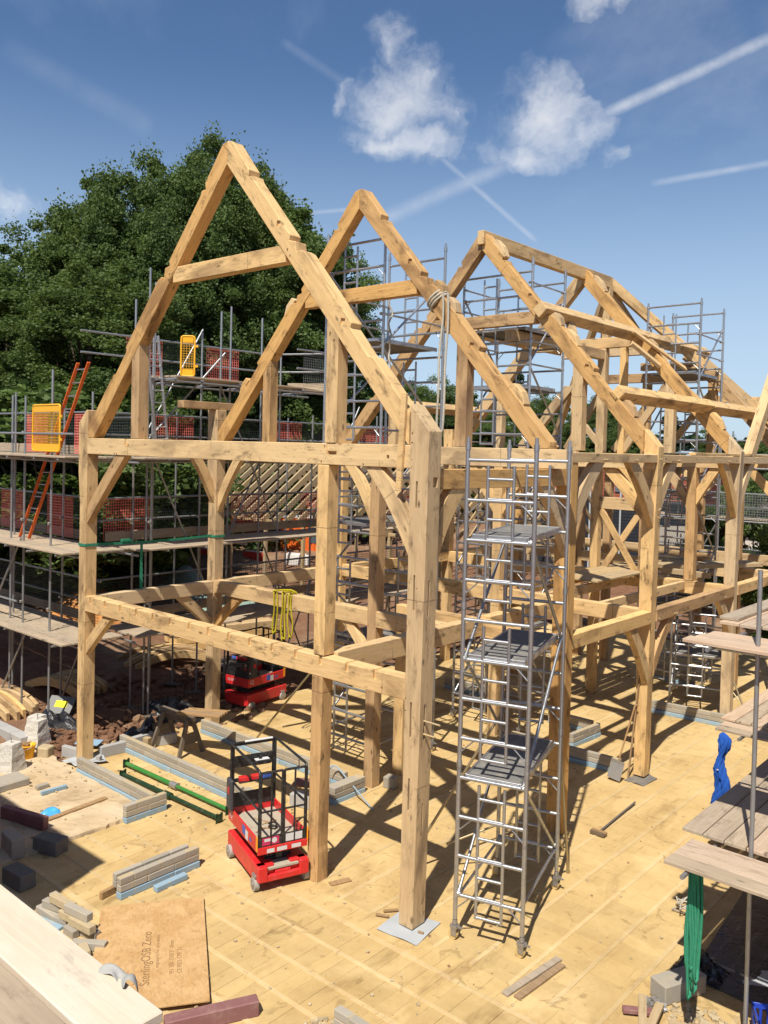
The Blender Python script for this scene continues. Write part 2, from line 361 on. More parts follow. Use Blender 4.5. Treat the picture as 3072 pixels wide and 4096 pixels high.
# far ground as one sheet; slight undulation outside the building
def ground():
    n = 90; xs = np.concatenate([np.linspace(-300, -30, 14), np.linspace(-28, 14, 60), np.linspace(17, 300, 14)]); ys = np.concatenate([np.linspace(-120, -9, 10), np.linspace(-8, 40, 60), np.linspace(44, 420, 18)])
    vs = []; fs = []
    for j, y in enumerate(ys):
        for i, x in enumerate(xs):
            ins = (-8.9 < x < 6.5) and (-6 < y < 20)
            z = -.10 if ins else -.035+.10*math.sin(x*1.3+y*.7)*math.sin(y*1.1-x*.4)+.06*math.sin(x*3.1+1)*math.sin(y*2.7)
            if x < -11.5 and not ins: z += min(1.2, (-11.5-x)*.06)
            if y > 22: z += min(1.6, (y-22)*.07)
            vs.append((x, y, z))
    nx = len(xs)
    for j in range(len(ys)-1):
        for i in range(nx-1): fs.append((j*nx+i, j*nx+i+1, (j+1)*nx+i+1, (j+1)*nx+i))
    o = MB().add(vs, fs, True).build('ground', SOIL); struct(o)
ground()
# beam-and-block floor: pale beams with blocks between
fl = bpy.data.objects.new('floor', None); COL.objects.link(fl); struct(fl)
base = MB().box2((-8.62, -.30, -.30), (6.4, 19.5, -.035)).box2((-5.45, -5.9, -.30), (6.4, -.30, -.035)).build('floor_slab', DUST, fl)
blk = MB().box((0, 0, -.03), (.507, .2128, .06)).mesh('floor_block', .0015)
blk.materials.append(FBLK)
blkx = MB().box((0, 0, -.03), (.2128, .507, .06)).mesh('floor_block_turned', .0015); blkx.materials.append(FBLK)
cells = []; beams = []
sp = .545; x0 = .41
k0 = int(math.floor((-8.5-x0)/sp)); k1 = int(math.ceil((6.2-x0)/sp))
for k in range(k0, k1):
    xa = x0+k*sp
    beams.append(((xa, -.05, .002), (xa, 19.4, .002)))
    y = -.05
    while y < 19.2:
        cells.append((xa+sp/2, y+.107, 0)); y += .2155
y_x = [-.44-.525*i for i in range(11)]
for i, yy in enumerate(y_x):
    beams.append(((-5.4, yy, .002), (6.3, yy, .002)))
    x = -5.4
    while x < 6.2:
        cells.append((x+.107, yy-.2625, 1)); x += .2155
x = -8.4
while x < 6.2:
    cells.append((x+.107, -.225, 2)); x += .2155
def vis(c):
    d = Vector((c[0], c[1], 0))-CAM; z = d.dot(Fv)
    if z < 1: return None
    u = 1535+3401*d.dot(Rv)/z; v = 1889-3401*d.dot(Uv)/z
    return z if (-150 < u < 3220 and v < 4250) else None
near = sorted([(vis(c), c) for c in cells if vis(c) is not None]); rest = MB()
for i, (z, c) in enumerate(near):
    dz = U(-.003, .001); ang = U(-.002, .002)
    if i < 300 and c[2] < 2:
        o = link('floor_block', blkx if c[2] else blk, None, fl); o.location = (c[0], c[1], dz); o.rotation_euler = (U(-.003, .003), U(-.003, .003), ang)
    else:
        s_ = ((.507, .2128, .06), (.2128, .507, .06), (.2128, .35, .06))[c[2]]
        rest.box((c[0], c[1], -.03+dz), s_, Matrix.Rotation(ang, 3, 'Z'))
ro = rest.build('floor_blocks', FBLK, fl); ro['kind'] = 'stuff'
for a, b in beams:
    a = Vector(a); b = Vector(b); dx = (b-a).normalized(); t_ = 0; L = (b-a).length
    while t_ < L-.05:                                   # strips come in lengths that do not quite line up
        l = min(U(2.2, 4.5), L-t_); off = Vector((-dx.y, dx.x, 0))*U(-.006, .006)+Vector((0, 0, U(0, .004)))
        p = a+dx*t_+off; q = a+dx*(t_+l-.004)+off
        w_ = U(.055, .085)
        bar('floor_beam', (p.x, p.y, p.z-.02), (q.x, q.y, q.z-.02), w_, .045, FBEAM, fl, bevel=.003); t_ += l
# dusty raised screed at the left with a ragged edge
def screed():
    vs = []; fs = []; nx, ny = 40, 46
    for j in range(ny):
        for i in range(nx):
            x = -10.2+(10.2-5.41)*i/(nx-1); y = -4.2+(4.2-.28)*j/(ny-1)
            ed = min((-5.41-x), (-.28-y)); z = .045+.012*math.sin(5*x+3*y)*math.sin(4*y-2*x)+U(-.006, .006)
            if i == nx-1: x += U(-.03, .03)
            if j == ny-1: y += U(-.05, .05)
            vs.append((x, y, z))
    for j in range(ny-1):
        for i in range(nx-1): fs.append((j*nx+i, j*nx+i+1, (j+1)*nx+i+1, (j+1)*nx+i))
    for j in range(ny-1):                                # ragged edge face
        a = len(vs); vs += [(vs[j*nx+nx-1][0]+.02, vs[j*nx+nx-1][1], -.05), (vs[(j+1)*nx+nx-1][0]+.02, vs[(j+1)*nx+nx-1][1], -.05)]; fs.append((j*nx+nx-1, a, a+1, (j+1)*nx+nx-1))
    for i in range(nx-1):
        a = len(vs); b = (ny-1)*nx+i; vs += [(vs[b][0], vs[b][1]+.02, -.08), (vs[b+1][0], vs[b+1][1]+.02, -.08)]; fs.append((b, b+1, a+1, a))
    struct(MB().add(vs, fs).build('screed', DUST))
screed()
# soil clods and stones by the left post: nobody could count them
def rubble(name, label, cx, cy, rx, ry, n, smin, smax, mat, z=.0, pw=2.0):
    mb = MB()
    for _ in range(n):
        a = U(0, 6.28); r = math.sqrt(U(0, 1)); s_ = smin+(smax-smin)*U(0, 1)**pw
        c = Vector((cx+rx*r*math.cos(a), cy+ry*r*math.sin(a), z+s_*.25))
        Mr = Matrix.Rotation(U(0, 6.28), 3, 'Z') @ Matrix.Rotation(U(-.6, .6), 3, 'X')
        vs = [Mr @ Vector((x*s_*U(.5, 1), y*s_*U(.4, .9), w*s_*U(.3, .7)))*.5+c for x in (-1, 1) for y in (-1, 1) for w in (-1, 1)]
        mb.add(vs, [(0, 1, 3, 2), (4, 6, 7, 5), (0, 4, 5, 1), (2, 3, 7, 6), (0, 2, 6, 4), (1, 5, 7, 3)])
    o = mb.build(name, mat); o['kind'] = 'stuff'; o['label'] = label; o['category'] = 'rubble'; return o
rubble('soil_clods', 'loose red soil clods beside the left corner post', -9.9, .9, 1.1, .9, 420, .03, .22, SOIL, -.03)
rubble('soil_clods', 'broken red soil scattered under the left scaffold', -11.5, 3.5, 3.5, 3.0, 700, .04, .26, SOIL, -.03)
rubble('sand_grit', 'sandy grit and crumbs strewn over the dusty screed', -7.4, -1.6, 2.2, 1.6, 260, .006, .06, MORT, .05, 3.5)
rubble('sand_grit', 'crumbs of mortar strewn over the block floor', -1.5, 0, 5.0, 3.6, 520, .008, .05, MORT, .0, 3.0)

rubble('wood_chips', 'brown wood chips and litter scattered over the block floor', -2.0, 4.0, 6.0, 5.5, 260, .008, .045, PINE, .0, 2.5)
rubble('wood_chips', 'dry weeds and litter beside the low block walls', -6.2, .35, 1.6, 1.0, 120, .01, .05, GREYW, .0, 2.0)
# ================================================================ the oak frame: one pegged structure
TF = thing('timber_building', 'large oak post and beam building frame with steep roof trusses', 'timber building')
def pl(name, pts, a0, a1, p0, p1, plane='y', mat=None, bevel=.007, parent=None):
    """timber drawn as an outline in a vertical plane: 'y' -> pts are (x,z) between y=a0..a1, 'x' -> pts are (y,z) between x=a0..a1; p0-p1 give the grain"""
    if plane == 'y': P3 = lambda p, a: Vector((p[0], a, p[1]))
    else: P3 = lambda p, a: Vector((a, p[0], p[1]))
    a, b = P3(p0, (a0+a1)/2), P3(p1, (a0+a1)/2)
    x = (b-a).normalized(); y = Vector((0, 1, 0)) if plane == 'y' else Vector((1, 0, 0)); z = x.cross(y)
    M = Matrix((x, y, z)).transposed().to_4x4(); M.translation = a; Mi = M.inverted()
    n = len(pts); vs = [Mi @ P3(p, a0) for p in pts]+[Mi @ P3(p, a1) for p in pts]
    fs = [tuple(range(n)), tuple(reversed(range(n, 2*n)))]+[(i, i+n, (i+1) % n+n, (i+1) % n) for i in range(n)]
    return MB().add(vs, fs).build(name, mat or random.choice((OAK, OAK, OAK, OAKB, OAKP)), parent or TF, bevel, M)
def post(x0, x1, y0, y1, z0, z1, name='post'):
    return pl(name, [(x0, z0), (x1, z0), (x1, z1), (x0, z1)], y0, y1, ((x0+x1)/2, z0), ((x0+x1)/2, z1))
def xbeam(x0, x1, y0, y1, z0, z1, name): return pl(name, [(x0, z0), (x1, z0), (x1, z1), (x0, z1)], y0, y1, (x0, (z0+z1)/2), (x1, (z0+z1)/2))
def ybeam(y0, y1, x0, x1, z0, z1, name): return pl(name, [(y0, z0), (y1, z0), (y1, z1), (y0, z1)], x0, x1, (y0, (z0+z1)/2), (y1, (z0+z1)/2), 'x')
def brace(a, b, w, t0, t1, plane, bow=.10, n=7, cuta='h', cutb='v'):
    """curved knee brace between a (on a beam soffit) and b (on a post face); bow bends it towards the open corner"""
    a = Vector(a); b = Vector(b); d = (b-a); L = d.length; u = d/L; nn = Vector((-u.y, u.x)); bow *= -.55
    lo = []; hi = []
    for i in range(n+1):
        s = i/n; c = a+d*s+nn*bow*4*s*(1-s)
        lo.append(c-nn*w/2); hi.append(c+nn*w/2)
    # trim ends square to the beam and post
    def trim(arr):
        arr[0] = Vector((arr[0].x+(a.y-arr[0].y)*u.x/(u.y if abs(u.y) > .1 else .1), a.y)) if cuta == 'h' else arr[0]
        arr[-1] = Vector((b.x, arr[-1].y+(b.x-arr[-1].x)*u.y/(u.x if abs(u.x) > .1 else .1))) if cutb == 'v' else arr[-1]
    trim(lo); trim(hi)
    pts = [tuple(p) for p in lo]+[tuple(p) for p in reversed(hi)]
    return pl('brace', pts, t0, t1, tuple(a), tuple(b), plane, bevel=.006)
def pegs(pts, axis, r=.011, l=.05):
    ax = Vector(axis); me = MB().tube((0, 0, -.02), (0, 0, 1), r, 8).mesh('peg'); me.materials.append(SOFT); q = ax.to_track_quat('Z', 'Y').to_matrix().to_4x4()
    for p in pts:
        o = link('peg', me, None, TF); o.matrix_local = Matrix.Translation(p) @ q @ Matrix.Diagonal((1, 1, U(.35, 1)*l, 1))
NX = Vector((.7489, .6627)); UX = Vector((.6627, -.7489))      # right slope: outward normal and down-slope direction in (x,z)
AX = -4.12
def sl(s, n, side=1):
    """point on a roof slope: s down from the apex line, n above the rafter soffit (rafters are 0..0.30)"""
    a = Vector((AX, (3.93-AX*NX.x)/NX.y)); p = a+UX*s+NX*n
    return (p.x, p.y) if side > 0 else (2*AX-p.x, p.y)
def rafter(y0, y1, side=1, s_end=5.783, pattern=0, s0=None, name='rafter', head=True):
    o = .29
    if pattern == 0: top = [(.42, o), (.50, o), (.57, o-.085), (.64, o-.01), (.72, o-.035), (1.98, o-.03), (2.03, o-.10), (2.14, o-.02), (2.27, o-.10), (2.32, o-.025), (2.42, o+.015), (3.86, o+.015), (3.89, o-.05), (4.42, o-.055), (4.50, o), (5.30, o)]
    else: top = [(.42, o), (1.98, o), (2.03, o-.09), (2.25, o-.09), (2.30, o), (4.42, o), (4.46, o-.05), (4.70, o-.05), (4.74, o), (5.30, o)]
    if s0 is None: outline = [(AX+.004*side, sl(0, 0, 1)[1]), (AX+.004*side, 10.95), (AX+.12*side, 10.92)]
    else: outline = [sl(s0, 0, side)]; top = [(s0+.26, o)]+[q for q in top if q[0] > s0+.33]
    outline += [sl(s, n, side) for s, n in top]
    xi = sl(s_end, 0, side)[0]
    if head:                                              # plumb cut against the jowled post head
        xh = -.272 if side > 0 else -8.158; o_s = (xh-AX)*side; s_h = (o_s-NX.x*o)/UX.x
        outline = [p for p in outline if (p[0]-xh)*side < -.01]+[sl(s_h, o, side), (xh, 6.255), (min(xi, xh-.005) if side > 0 else max(xi, xh+.005), 6.255)]
    else: outline += [(xi+.30*side, 6.36), (xi+.30*side, 6.255), (xi, 6.255)]
    ob = pl(name, outline, y0, y1, sl(0.2, .15, side), sl(s_end, .15, side))
    if pattern == 0 and side > 0 and s0 is None:
        bx = []
        for s in (1.66, 3.72):
            x, z = sl(s, .20, side); bx.append(((x, y0, z), (.085, .05, .085), Matrix.Rotation(.15, 3, 'Y')))
        cut(ob, bx)
    return ob
def cleat(y0, y1, s, side=1, n=.29, L=.42):
    pts = [sl(s, n-.02, side), sl(s+.03, n+.10, side), sl(s+L*.55, n+.115, side), sl(s+L, n+.03, side), sl(s+L, n-.02, side)]
    return pl('cleat', pts, y0, y1, sl(s, n, side), sl(s+L, n, side))
D = .22
def truss(y, head=True, collar=True, ql=True, qr=True, tie=(-8.18, -.2), tie_h=(5.95, 6.25), pattern=0, left=True):
    y0, y1 = y, y+D
    if left: rafter(y0+.002, y1-.002, -1, pattern=pattern)
    rafter(y0, y1, 1, pattern=pattern, head=head)
    if collar: xbeam(-5.52, -2.72, y0+.012, y1-.03, 8.89, 9.15, 'collar')
    if tie: xbeam(tie[0], tie[1], y0+.001, y1, tie_h[0], tie_h[1], 'tie_beam')
    for ok, xa, xb, sd in ((ql, -6.71, -6.48, -1), (qr, -1.81, -1.585, 1)):
        if not ok: continue
        f = lambda x: (3.93-(x if sd > 0 else 2*AX-x)*NX.x)/NX.y
        pl('queen_post', [(xa, 6.255), (xb, 6.255), (xb, f(xb)), (xa, f(xa))], y0+.004, y1-.004, ((xa+xb)/2, 6.25), ((xa+xb)/2, 7.9))
# ---- truss 1 (front gable)
truss(0.0)
pl('post', [(-8.40, 0), (-8.18, 0), (-8.175, 5.0), (-8.16, 6.78), (-8.22, 6.785), (-8.485, 6.545), (-8.475, 5.6), (-8.41, 5.0)], -.003, .235, (-8.3, 0), (-8.3, 6.7))
pm = pl('post', [(-1.955, .0), (-1.745, .0), (-1.745, .42), (-1.755, .50), (-1.73, 2.945), (-1.945, 2.945)], -.002, .212, (-1.85, 0), (-1.85, 2.9))
pl('post', [(-1.93, 3.255), (-1.72, 3.255), (-1.71, 5.945), (-1.925, 5.945)], -.002, .215, (-1.85, 3.2), (-1.85, 5.9))
pc = pl('post', [(-.225, .02), (0.0, .02), (.03, 2.4), (.035, 3.3), (.055, 5.1), (.062, 6.43), (-.05, 6.56), (-.245, 6.785), (-.232, 5.0), (-.222, 2.4)], -.004, .262, (-.1, 0), (-.1, 6.7))
cut(pc, [((-.115, .02, 5.62), (.03, .16, .34)), ((-.115, .02, 4.36), (.028, .16, .46)), ((-.115, .02, 2.72), (.03, .16, .46)), ((-.115, .02, 1.75), (.028, .16, .42)),
         ((.05, .16, 5.78), (.09, .10, .13)), ((.03, .10, 4.30), (.16, .03, .46)), ((.02, .10, 2.70), (.18, .035, .46)), ((.01, .12, 1.42), (.16, .028, .44))]
        + [((-.21, 0, z), (.022, .05, .022)) for z in (6.40, 6.28, 6.06, 5.96, 2.98, 2.82)] + [((-.075, 0, z), (.016, .05, .016)) for z in (5.66, 5.50, 4.42, 4.24, 2.76, 2.62, 1.7, 1.6)])
fb = xbeam(-8.18, -.222, -.001, .215, 2.95, 3.24, 'floor_beam')
cut(fb, [((-7.98+.515*i+(0.02 if i > 5 else 0), -.001, 3.205), (.065, .075, .17)) for i in range(15)] + [((-7.98+.515*i, .10, 3.235), (.03, .3, .02)) for i in range(15)] + [((-.62, 0, 3.03), (.03, .04, .025))])
for o in TF.children:
    if o.name.startswith('tie_beam'): tb = o
cut(tb, [((-6.83, .0, 6.20), (.13, .07, .14)), ((-6.81, .03, 6.13), (.10, .14, .05)), ((-1.66, .0, 6.19), (.20, .035, .15)), ((-1.66, .03, 6.12), (.19, .12, .05)), ((-.62, .03, 6.09), (.045, .2, .045)),
         ((-8.07, 0, 6.14), (.02, .03, .02)), ((-6.62, 0, 6.2), (.02, .03, .04)), ((-1.80, 0, 6.20), (.025, .04, .05)), ((-1.86, 0, 5.985), (.025, .04, .05))])
MB().box((0, 0, 0), (.085, .045, 1.23)).build('splint', OAK, TF, .004, Matrix.Translation((-.365, -.026, 6.30)) @ Matrix.Rotation(.046, 4, 'Y'))
brace((-7.05, 5.95), (-8.18, 4.78), .235, .02, .16, 'y', .03)
brace((-.92, 5.95), (-.235, 4.98), .225, .03, .17, 'y', -.10)
brace((-7.42, 2.95), (-8.18, 2.25), .20, .04, .16, 'y', .02)
pegs([(-8.22, 0, z) for z in (6.42, 6.24, 5.98, 5.80, 4.72, 4.60, 3.10, 3.0)]+[(-7.22, 0, 5.99), (-7.14, 0, 5.99), (-1.05, 0, 5.99), (-5.62, 0, 8.97), (-5.60, 0, 9.06), (-2.60, 0, 8.98), (-2.66, 0, 9.08), (-1.66, 0, 7.70), (-1.74, 0, 7.80)], (0, -1, 0), .012, .02)
pegs([(.03, .09, 2.72), (.03, .09, 2.55)], (1, 0, 0), .013, .34)
# ---- truss 2
Y2 = 3.05
truss(Y2, head=False, tie=(-8.40, .30))
pl('post', [(-8.42, 0), (-8.19, 0), (-8.17, 5.0), (-8.16, 6.94), (-8.51, 6.94), (-8.5, 5.6), (-8.43, 5.0)], Y2-.003, Y2+.235, (-8.3, 0), (-8.3, 6.7))
ybeam(2.2, 3.75, -8.44, -8.22, 6.945, 7.10, 'wall_plate')
xbeam(-8.18, -1.86, Y2, Y2+.21, 2.95, 3.24, 'floor_beam')
f2 = xbeam(-3.44, -.22, 3.83, 4.04, 2.95, 3.24, 'floor_beam')
post(-3.665, -3.45, Y2-.002, Y2+.212, 0, 5.95)
post(-3.68, -3.455, 3.88, 4.06, 0, 3.24)
pl('post', [(-.27, 0), (0, 0), (.0, 6.05), (-.27, 6.05)], 3.78, 4.0, (-.13, 0), (-.13, 6))
brace((-4.32, 5.95), (-3.665, 4.98), .20, Y2+.04, Y2+.17, 'y', -.10)
brace((-7.48, 5.95), (-8.17, 4.90), .20, Y2+.04, Y2+.16, 'y', .07)
brace((-7.42, 2.95), (-8.18, 2.30), .19, Y2+.04, Y2+.16, 'y', .03)
brace((-4.25, 2.95), (-3.665, 2.25), .19, Y2+.04, Y2+.16, 'y', -.08)
brace((2.58, 5.90), (3.05, 5.10), .20, -8.37, -8.23, 'x', -.05)
brace((2.28, 2.95), (3.05, 2.25), .20, -8.37, -8.23, 'x', -.03)
brace((.80, 5.69), (.262, 4.86), .27, -.16, -.02, 'x', .09)
brace((3.05, 5.69), (3.78, 4.75), .26, -.16, -.02, 'x', -.09)
# ---- truss 3
Y3 = 7.0
truss(Y3, tie=(-8.40, -.03), tie_h=(5.93, 6.215))
pl('post', [(-8.42, 0), (-8.19, 0), (-8.17, 6.8), (-8.5, 6.8), (-8.43, 5.0)], Y3, Y3+.22, (-8.3, 0), (-8.3, 6.7))
xbeam(-8.18, -.26, Y3+.05, Y3+.25, 2.95, 3.24, 'floor_beam')
post(-3.665, -3.45, Y3+.04, Y3+.26, 0, 5.92)
p3 = pl('post', [(-.265, .04), (-.045, .04), (-.04, 1.8), (-.02, 3.3), (.0, 5.1), (.03, 6.36), (-.27, 6.70), (-.275, 5.0), (-.27, 3.2)], Y3+.045, Y3+.285, (-.15, 0), (-.15, 6.6))
brace((6.12, 6.05), (7.045, 5.02), .26, -.16, -.03, 'x', -.10)
brace((4.82, 6.05), (4.0, 5.12), .26, -.16, -.03, 'x', .10)
brace((7.95, 6.05), (7.285, 5.2), .24, -.16, -.03, 'x', .08)
brace((6.3, 3.0), (7.045, 2.0), .22, -.16, -.03, 'x', -.08)
brace((8.1, 3.0), (7.285, 2.1), .22, -.16, -.03, 'x', .08)
brace((-1.0, 5.92), (-.27, 5.1), .23, Y3+.07, Y3+.2, 'y', -.03)
brace((-4.4, 5.92), (-3.665, 5.0), .22, Y3+.07, Y3+.2, 'y', -.09)
brace((-2.75, 5.92), (-3.45, 5.0), .22, Y3+.07, Y3+.2, 'y', .09)
brace((-2.75, 2.95), (-3.45, 2.15), .2, Y3+.07, Y3+.2, 'y', .09)
# ---- truss 4
Y4 = 11.55
truss(Y4, tie=(-8.40, -.03), tie_h=(5.93, 6.215), pattern=1)
xbeam(-8.18, -.24, Y4, Y4+.21, 2.93, 3.23, 'floor_beam')
pl('post', [(-8.42, 0), (-8.19, 0), (-8.17, 6.8), (-8.5, 6.8), (-8.43, 5.0)], Y4, Y4+.22, (-8.3, 0), (-8.3, 6.7))
post(-3.67, -3.465, Y4-.002, Y4+.22, 0, 5.92)
post(-1.20, -.98, Y4-.003, Y4+.22, 3.24, 5.92)
pl('post', [(-.245, .0), (-.02, .0), (-.02, 3.2), (.0, 5.1), (.03, 6.33), (-.27, 6.68), (-.27, 5.0)], Y4+.02, Y4+.25, (-.15, 0), (-.15, 6.6))
post(-2.36, -2.14, Y4-.003, Y4+.22, 3.24, 5.92)
xbeam(-3.46, -2.365, Y4+.03, Y4+.16, 4.80, 5.10, 'rail')
for (a, b) in (((-3.42, 4.78), (-2.42, 3.26)), ((-2.42, 4.72), (-3.36, 3.26))):
    q = 0 if a[0] < b[0] else .065
    bar('cross_brace', (a[0], Y4+.06+q, a[1]), (b[0], Y4+.06+q, b[1]), .06, .16, OAK, TF, (0, 0, 1))
brace((-3.0, 5.92), (-2.37, 5.14), .2, Y4+.05, Y4+.18, 'y', -.04, cutb='v')
brace((-.55, 5.92), (-1.0, 5.2), .2, Y4+.05, Y4+.18, 'y', .02)
brace((-1.75, 5.92), (-1.2, 5.1), .2, Y4+.05, Y4+.18, 'y', -.02)
brace((10.75, 6.05), (11.57, 5.0), .24, -.16, -.03, 'x', -.09)
brace((12.6, 6.05), (11.8, 5.1), .24, -.16, -.03, 'x', .09)
brace((10.8, 3.0), (11.57, 2.1), .22, -.16, -.03, 'x', -.08)
# ---- beyond: wall frames at 15.1 and 18.6
for yy, xs in ((15.1, (-8.3, -5.9, -3.55, -1.2, -.13)), (18.6, (-8.3, -3.55, -.13))):
    for xx in xs: post(xx-.11, xx+.11, yy, yy+.22, 0, 5.92)
    xbeam(-8.18, -.24, yy+.003, yy+.21, 2.93, 3.23, 'floor_beam'); xbeam(-8.40, -.02, yy+.004, yy+.22, 5.925, 6.215, 'tie_beam')
    brace((-2.75, 5.92), (-3.44, 5.1), .22, yy+.05, yy+.18, 'y', .05); brace((-1.0, 5.92), (-.24, 5.1), .22, yy+.05, yy+.18, 'y', -.05); brace((-4.4, 5.92), (-3.66, 5.1), .22, yy+.05, yy+.18, 'y', -.05)
for xx, yy in ((-5.9, 11.55), (-5.9, 7.05), (-5.0, 15.1)): post(xx-.11, xx+.11, yy+.004, yy+.21, 0, 5.92)
# ---- long members
ybeam(.262, 3.78, -.20, -.003, 5.68, 5.945, 'wall_plate')
ybeam(3.70, 11.53, -.20, .012, 6.055, 6.21, 'wall_plate'); ybeam(11.54, 20.0, -.20, .012, 6.055, 6.21, 'wall_plate')
ybeam(8.9, 15.0, -.13, .008, 6.22, 6.275, 'plank')
ybeam(4.0, 7.04, -.2, -.003, 3.0, 3.235, 'floor_beam'); ybeam(7.29, 11.56, -.2, -.0, 3.0, 3.235, 'floor_beam'); ybeam(11.81, 19.4, -.2, -.0, 3.0, 3.235, 'floor_beam')
ybeam(.215, 3.82, -1.86, -1.65, 2.985, 3.285, 'floor_beam'); ybeam(4.05, 7.04, -1.86, -1.65, 2.985, 3.285, 'floor_beam')
for a, b in ((.235, 3.04), (3.29, 6.99), (7.23, 11.54), (11.78, 18.6)):
    ybeam(a, b, -8.38, -8.20, 2.95, 3.215, 'floor_beam')
    if a > 3: ybeam(a, b, -8.42, -8.2, 6.0, 6.2, 'wall_plate')
for xx in (-3.4, -2.5, -1.2): ybeam(7.27, 11.54, xx-.05, xx+.05, 3.02, 3.22, 'joist')
for i in range(5): bar('plank', (-3.3+.24*i, 9.2, 3.30), (-3.2+.24*i, 14.9, 3.30), .22, .045, SOFT, TF)
bar('plank', (-2.1, 12.2, 3.42), (-.6, 14.8, 3.42), .6, .10, SOFT, TF); bar('joist', (-1.9, 12.0, 3.36), (-.7, 11.9, 3.36), .12, .13, SOFT, TF)
# ridge, purlins, hips
ybeam(6.93, 13.1, -4.20, -4.03, 10.70, 11.0, 'ridge_beam')
def purlin(s, ya, yb, name='purlin', n0=.16, w=.25, h=.20):
    x, z = sl(s, n0+h/2); a = math.atan2(UX.y, UX.x)
    M = Matrix((Vector((0, 1, 0)), Vector((UX.x, 0, UX.y)), Vector((0, 1, 0)).cross(Vector((UX.x, 0, UX.y))))).transposed().to_4x4(); M.translation = (x, ya, z)
    return MB().box(((yb-ya)/2, 0, 0), (yb-ya, w, h)).build(name, OAK, TF, .008, M)
purlin(2.13, 6.86, 11.72, n0=.10, w=.24, h=.26); purlin(2.15, 11.74, 15.9, n0=.10, w=.24, h=.26); purlin(4.58, 7.0, 11.78, n0=.20, w=.22, h=.27); purlin(4.6, 11.80, 15.6, n0=.20, w=.22, h=.27); purlin(4.6, 15.62, 18.6, n0=.225)
cleat(Y2+.02, Y2+D-.02, 2.30, L=.34); cleat(Y2+.02, Y2+D-.02, 2.72, L=.34); cleat(Y2+.02, Y2+D-.02, 4.72)
cleat(Y3+.02, Y3+D-.02, 2.32, L=.34); cleat(Y3+.02, Y3+D-.02, 2.80, L=.45); cleat(Y3+.02, Y3+D-.02, .05, L=.5); cleat(Y3+.02, Y3+D-.02, 4.76, L=.4)
cleat(Y2+.02, Y2+D-.02, 2.25, -1); cleat(Y2+.02, Y2+D-.02, 4.3, -1)
cleat(Y4+.02, Y4+D-.02, .05, L=.55); cleat(Y4+.02, Y4+D-.02, 2.35); cleat(Y4+.02, Y4+D-.02, 4.78, L=.5)
# wind braces between purlin and rafter, lying in the roof slope
def slope_bar(s0, y0, s1, y1, n, w, t, name='brace', side=1):
    a = sl(s0, n, side); b = sl(s1, n, side); up = (NX.x*side, 0, NX.y)
    return bar(name, (a[0], y0, a[1]), (b[0], y1, b[1]), w, t, OAK, TF, up)
slope_bar(2.22, 8.15, 3.2, 7.25, .15, .22, .09); slope_bar(2.2, 10.9, 3.3, 12.4, .36, .18, .06, 'plank'); slope_bar(2.25, 12.75, 3.3, 11.82, .15, .2, .09); slope_bar(2.4, 10.9, 3.1, 11.5, .15, .2, .09)
slope_bar(4.5, 12.5, 3.7, 11.82, .17, .2, .08)
# left slope purlin pieces seen through the frame
def lpurlin(s, ya, yb):
    x, z = sl(s, .24, -1); bar('purlin', (x, ya, z), (x, yb, z), .2, .24, OAK, TF, (-NX.x, 0, NX.y))
lpurlin(2.15, 7.24, 11.54); lpurlin(4.6, 7.24, 11.54); lpurlin(2.15, 11.8, 15)
ridge_end = Vector((AX, 13.1, 10.85))
def hip(t0, t1, dy, w=.15, h=.26, dz=0, x0=AX, sx=1):
    f = lambda t: (x0+sx*4.1*t, 13.1+4.1*t+dy, 10.86-4.66*t+dz)
    return bar('hip_rafter', f(t0), f(t1), w, h, OAK, TF)
hip(0, .46, 0); hip(.26, .66, 2.0, dz=-.35); hip(0, 1.0, 0, sx=-1); hip(.3, .98, 1.1, dz=-.4)
bar('post', (AX, 13.0, 9.1), (AX, 13.0, 10.70), .2, .2, OAK, TF); bar('brace', (AX, 12.9, 10.6), (-4.9, 14.2, 8.4), .12, .2, OAK, TF); bar('brace', (AX, 13.2, 10.6), (-3.3, 15.2, 8.4), .1, .22, OAK, TF)
xbeam(-5.5, -2.72, 13.0, 13.2, 8.85, 9.12, 'collar')
def jack(y, t, side=1):
    rafter(y, y+.2, side, pattern=1, s0=t*4.1/.6627)
jack(15.1, .50); jack(15.1, .50, -1)
post(-3.62, -3.40, Y4+.004, Y4+.21, 6.22, 8.88, 'queen_post'); post(-3.02, -2.86, Y4+.02, Y4+.19, 6.22, 8.88, 'queen_post')
for xx in (-3.9, -2.0, -6.2): post(xx-.11, xx+.11, 15.11, 15.31, 6.22, 8.55, 'queen_post')
xbeam(-6.3, -1.9, 15.105, 15.29, 8.30, 8.56, 'collar')
for (a, b) in (((-3.3, 6.3), (-2.0, 8.0)), ((-5.2, 6.3), (-6.2, 7.4)), ((-4.9, 6.3), (-3.7, 7.9))): bar('strut', (a[0], 15.2, a[1]), (b[0], 15.2, b[1]), .1, .18, OAK, TF); bar('strut', (a[0]+.4, Y4+.11, a[1]), (b[0]+.25, Y4+.11, b[1]), .1, .18, OAK, TF)
ybeam(7.24, 11.53, -3.62, -3.42, 8.60, 8.84, 'purlin'); ybeam(11.8, 15.1, -1.9, -1.7, 7.3, 7.52, 'purlin')
